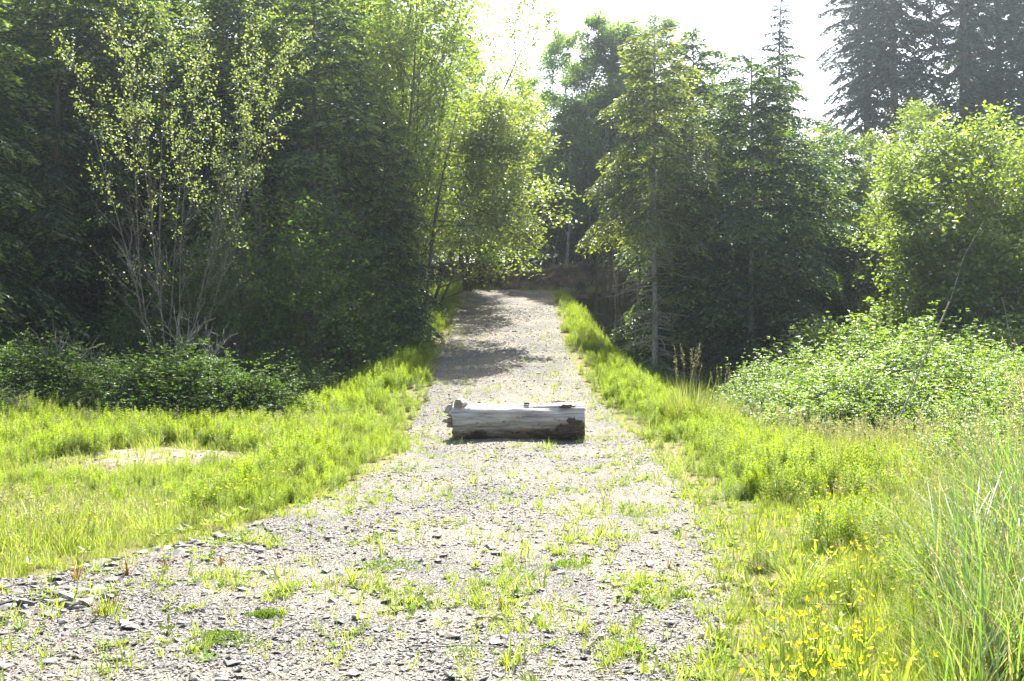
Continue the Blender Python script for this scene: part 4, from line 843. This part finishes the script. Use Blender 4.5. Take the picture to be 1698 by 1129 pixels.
# leaning dead stalks
def stalk(P, r0, r1, label, name='dead_stalk', seed=0, n=10):
    r = np.random.default_rng(seed); P = np.array(P, float); t = np.linspace(0, 1, n); u = np.linspace(0, 1, len(P)); Q_ = np.stack([np.interp(t, u, P[:, k]) for k in range(3)], 1) + np.concatenate([[[0, 0, 0]], r.normal(0, .004, (n - 1, 3))])
    b = Buf(); v, q = tube(Q_, r0 + (r1 - r0) * t, 6); b.add(v, q); return tag(link(name, b.mesh(name, M['deadwood']), None), label, 'stalk')
D = 17.0; z_ = lambda Yp, D: 1.6 - (Yp - 564.5) * D / 1820
stalk([(px(1478, D), D, z_(725, D)), (px(1582, D), D + .2, z_(500, D + .2))], .014, .011, 'thick pale dead stalk leaning right in front of the bramble mound')
stalk([(px(1582, D), D + .2, z_(505, D + .2)), (px(1605, D), D + .2, z_(430, D + .2)), (px(1640, D), D + .2, z_(365, D + .2))], .004, .0025, 'thin grass stem rising from the top of the leaning dead stalk')
D = 9.5
stalk([(px(1700, D), D, z_(720, D)), (px(1685, D), D, z_(600, D)), (px(1660, D), D, z_(492, D))], .004, .002, 'thin pale stem bending left near the right edge of the frame')
for i, (a, bb) in enumerate([((700, 1075), (835, 1072)), ((1340, 1010), (1500, 1016)), ((975, 1070), (1000, 1040)), ((1165, 955), (1225, 975)), ((425, 1065), (500, 1028)), ((980, 1112), (1030, 1108)), ((1225, 960), (1260, 995)), ((1540, 965), (1640, 940)), ((190, 1128), (215, 1115)), ((1560, 1065), (1690, 1010))]):
    D0 = 1.57 * 1820 / (a[1] - 564.5); D1 = 1.57 * 1820 / (bb[1] - 564.5); p0 = (px(a[0], D0), D0); p1 = (px(bb[0], D1), D1)
    f = zr if a[0] < 1200 else (lambda x, y: zt(x, y) + .04)
    stalk([(p0[0], p0[1], float(f(*p0)) + .02), ((p0[0] + p1[0]) / 2, (p0[1] + p1[1]) / 2, float(f((p0[0] + p1[0]) / 2, (p0[1] + p1[1]) / 2)) + .03), (p1[0], p1[1], float(f(*p1)) + .02)], .005, .003,
          ['bleached straw lying flat in the gravel below the middle', 'long bleached straw lying across the buttercups', 'short slanting straw in the gravel right of the red weed', 'straw at the right edge of the gravel, left one of a pair', 'pale straw slanting across the lower left gravel', 'short straw at the bottom of the gravel, right of the middle', 'straw at the right edge of the gravel, right one of a pair', 'dead straw lying at the foot of the reeds, upper one', 'short pale straw at the bottom left of the gravel', 'dead straw lying at the foot of the reeds, lower one'][i], 'straw', i)
# dead brushy twigs in the left undergrowth
def brush(seed, h, n=16, fan=.5):
    r = np.random.default_rng(seed); b = Buf()
    for i in range(n):
        a = r.uniform(0, 6.28); P = [np.zeros(3)]; d = np.array([math.cos(a) * fan, math.sin(a) * fan, 1.]); l = h * r.uniform(.5, 1)
        for k in range(5): d = unit(d + r.normal(0, .16, 3)); P.append(P[-1] + d * l / 5)
        v, q = tube(P, np.linspace(.011, .003, 6), 3); b.add(v, q)
        for k in range(3): p = P[r.integers(2, 6)]; e = p + unit(d + r.normal(0, .6, 3)) * l * .25; v, q = tube([p, (p + e) / 2, e], [.005, .004, .002], 3); b.add(v, q)
    return b.mesh('brush', M['deadwood'])
BU = [brush(600, 1.3), brush(601, .9, 26, .8)]
for i, (X, D, s, z, lab) in enumerate([(105, 21.6, 1.0, .4, 'bare branching dead shrub above the shaded bushes at the left'), (150, 21.8, .8, .5, 'smaller bare dead shrub right of the larger one at the left'), (350, 22.2, .7, .9, 'grey heap of dead canes under the pale multi-stemmed tree'), (20, 19.5, .9, 0, 'dry bare twigs at the left edge in front of the shaded bushes'), (300, 22.3, .9, 1.0, 'tangle of bare twigs at the foot of the multi-stemmed tree')]):
    x = px(X, D); o = link('dead_shrub', BU[i % 2], None, (x, D, float(zt(x, D)) + z)); o.scale = (s,) * 3; tag(o, lab, 'dead shrub')

# ------------------------------------------------------------------ haze
if HAZE_DENSITY > 0:
    b = Buf(); x0, x1, y0, y1, z0, z1 = -1600, 1600, -1700, 1900, -9.5, 34
    b.add([(x0, y0, z0), (x1, y0, z0), (x1, y1, z0), (x0, y1, z0), (x0, y0, z1), (x1, y0, z1), (x1, y1, z1), (x0, y1, z1)], q=[(0, 3, 2, 1), (4, 5, 6, 7), (0, 1, 5, 4), (1, 2, 6, 5), (2, 3, 7, 6), (3, 0, 4, 7)])
    m, N, L = mat('sunlit_haze'); pv = N.new('ShaderNodeVolumePrincipled'); pv.inputs['Color'].default_value = (.8, .91, 1, 1); pv.inputs['Density'].default_value = HAZE_DENSITY; pv.inputs['Anisotropy'].default_value = .8
    o = N.new('ShaderNodeOutputMaterial'); L.new(pv.outputs[0], o.inputs['Volume'])
    tag(link('haze', b.mesh('haze', m)), 'thin sunlit haze in the air', 'haze', None, 'stuff')
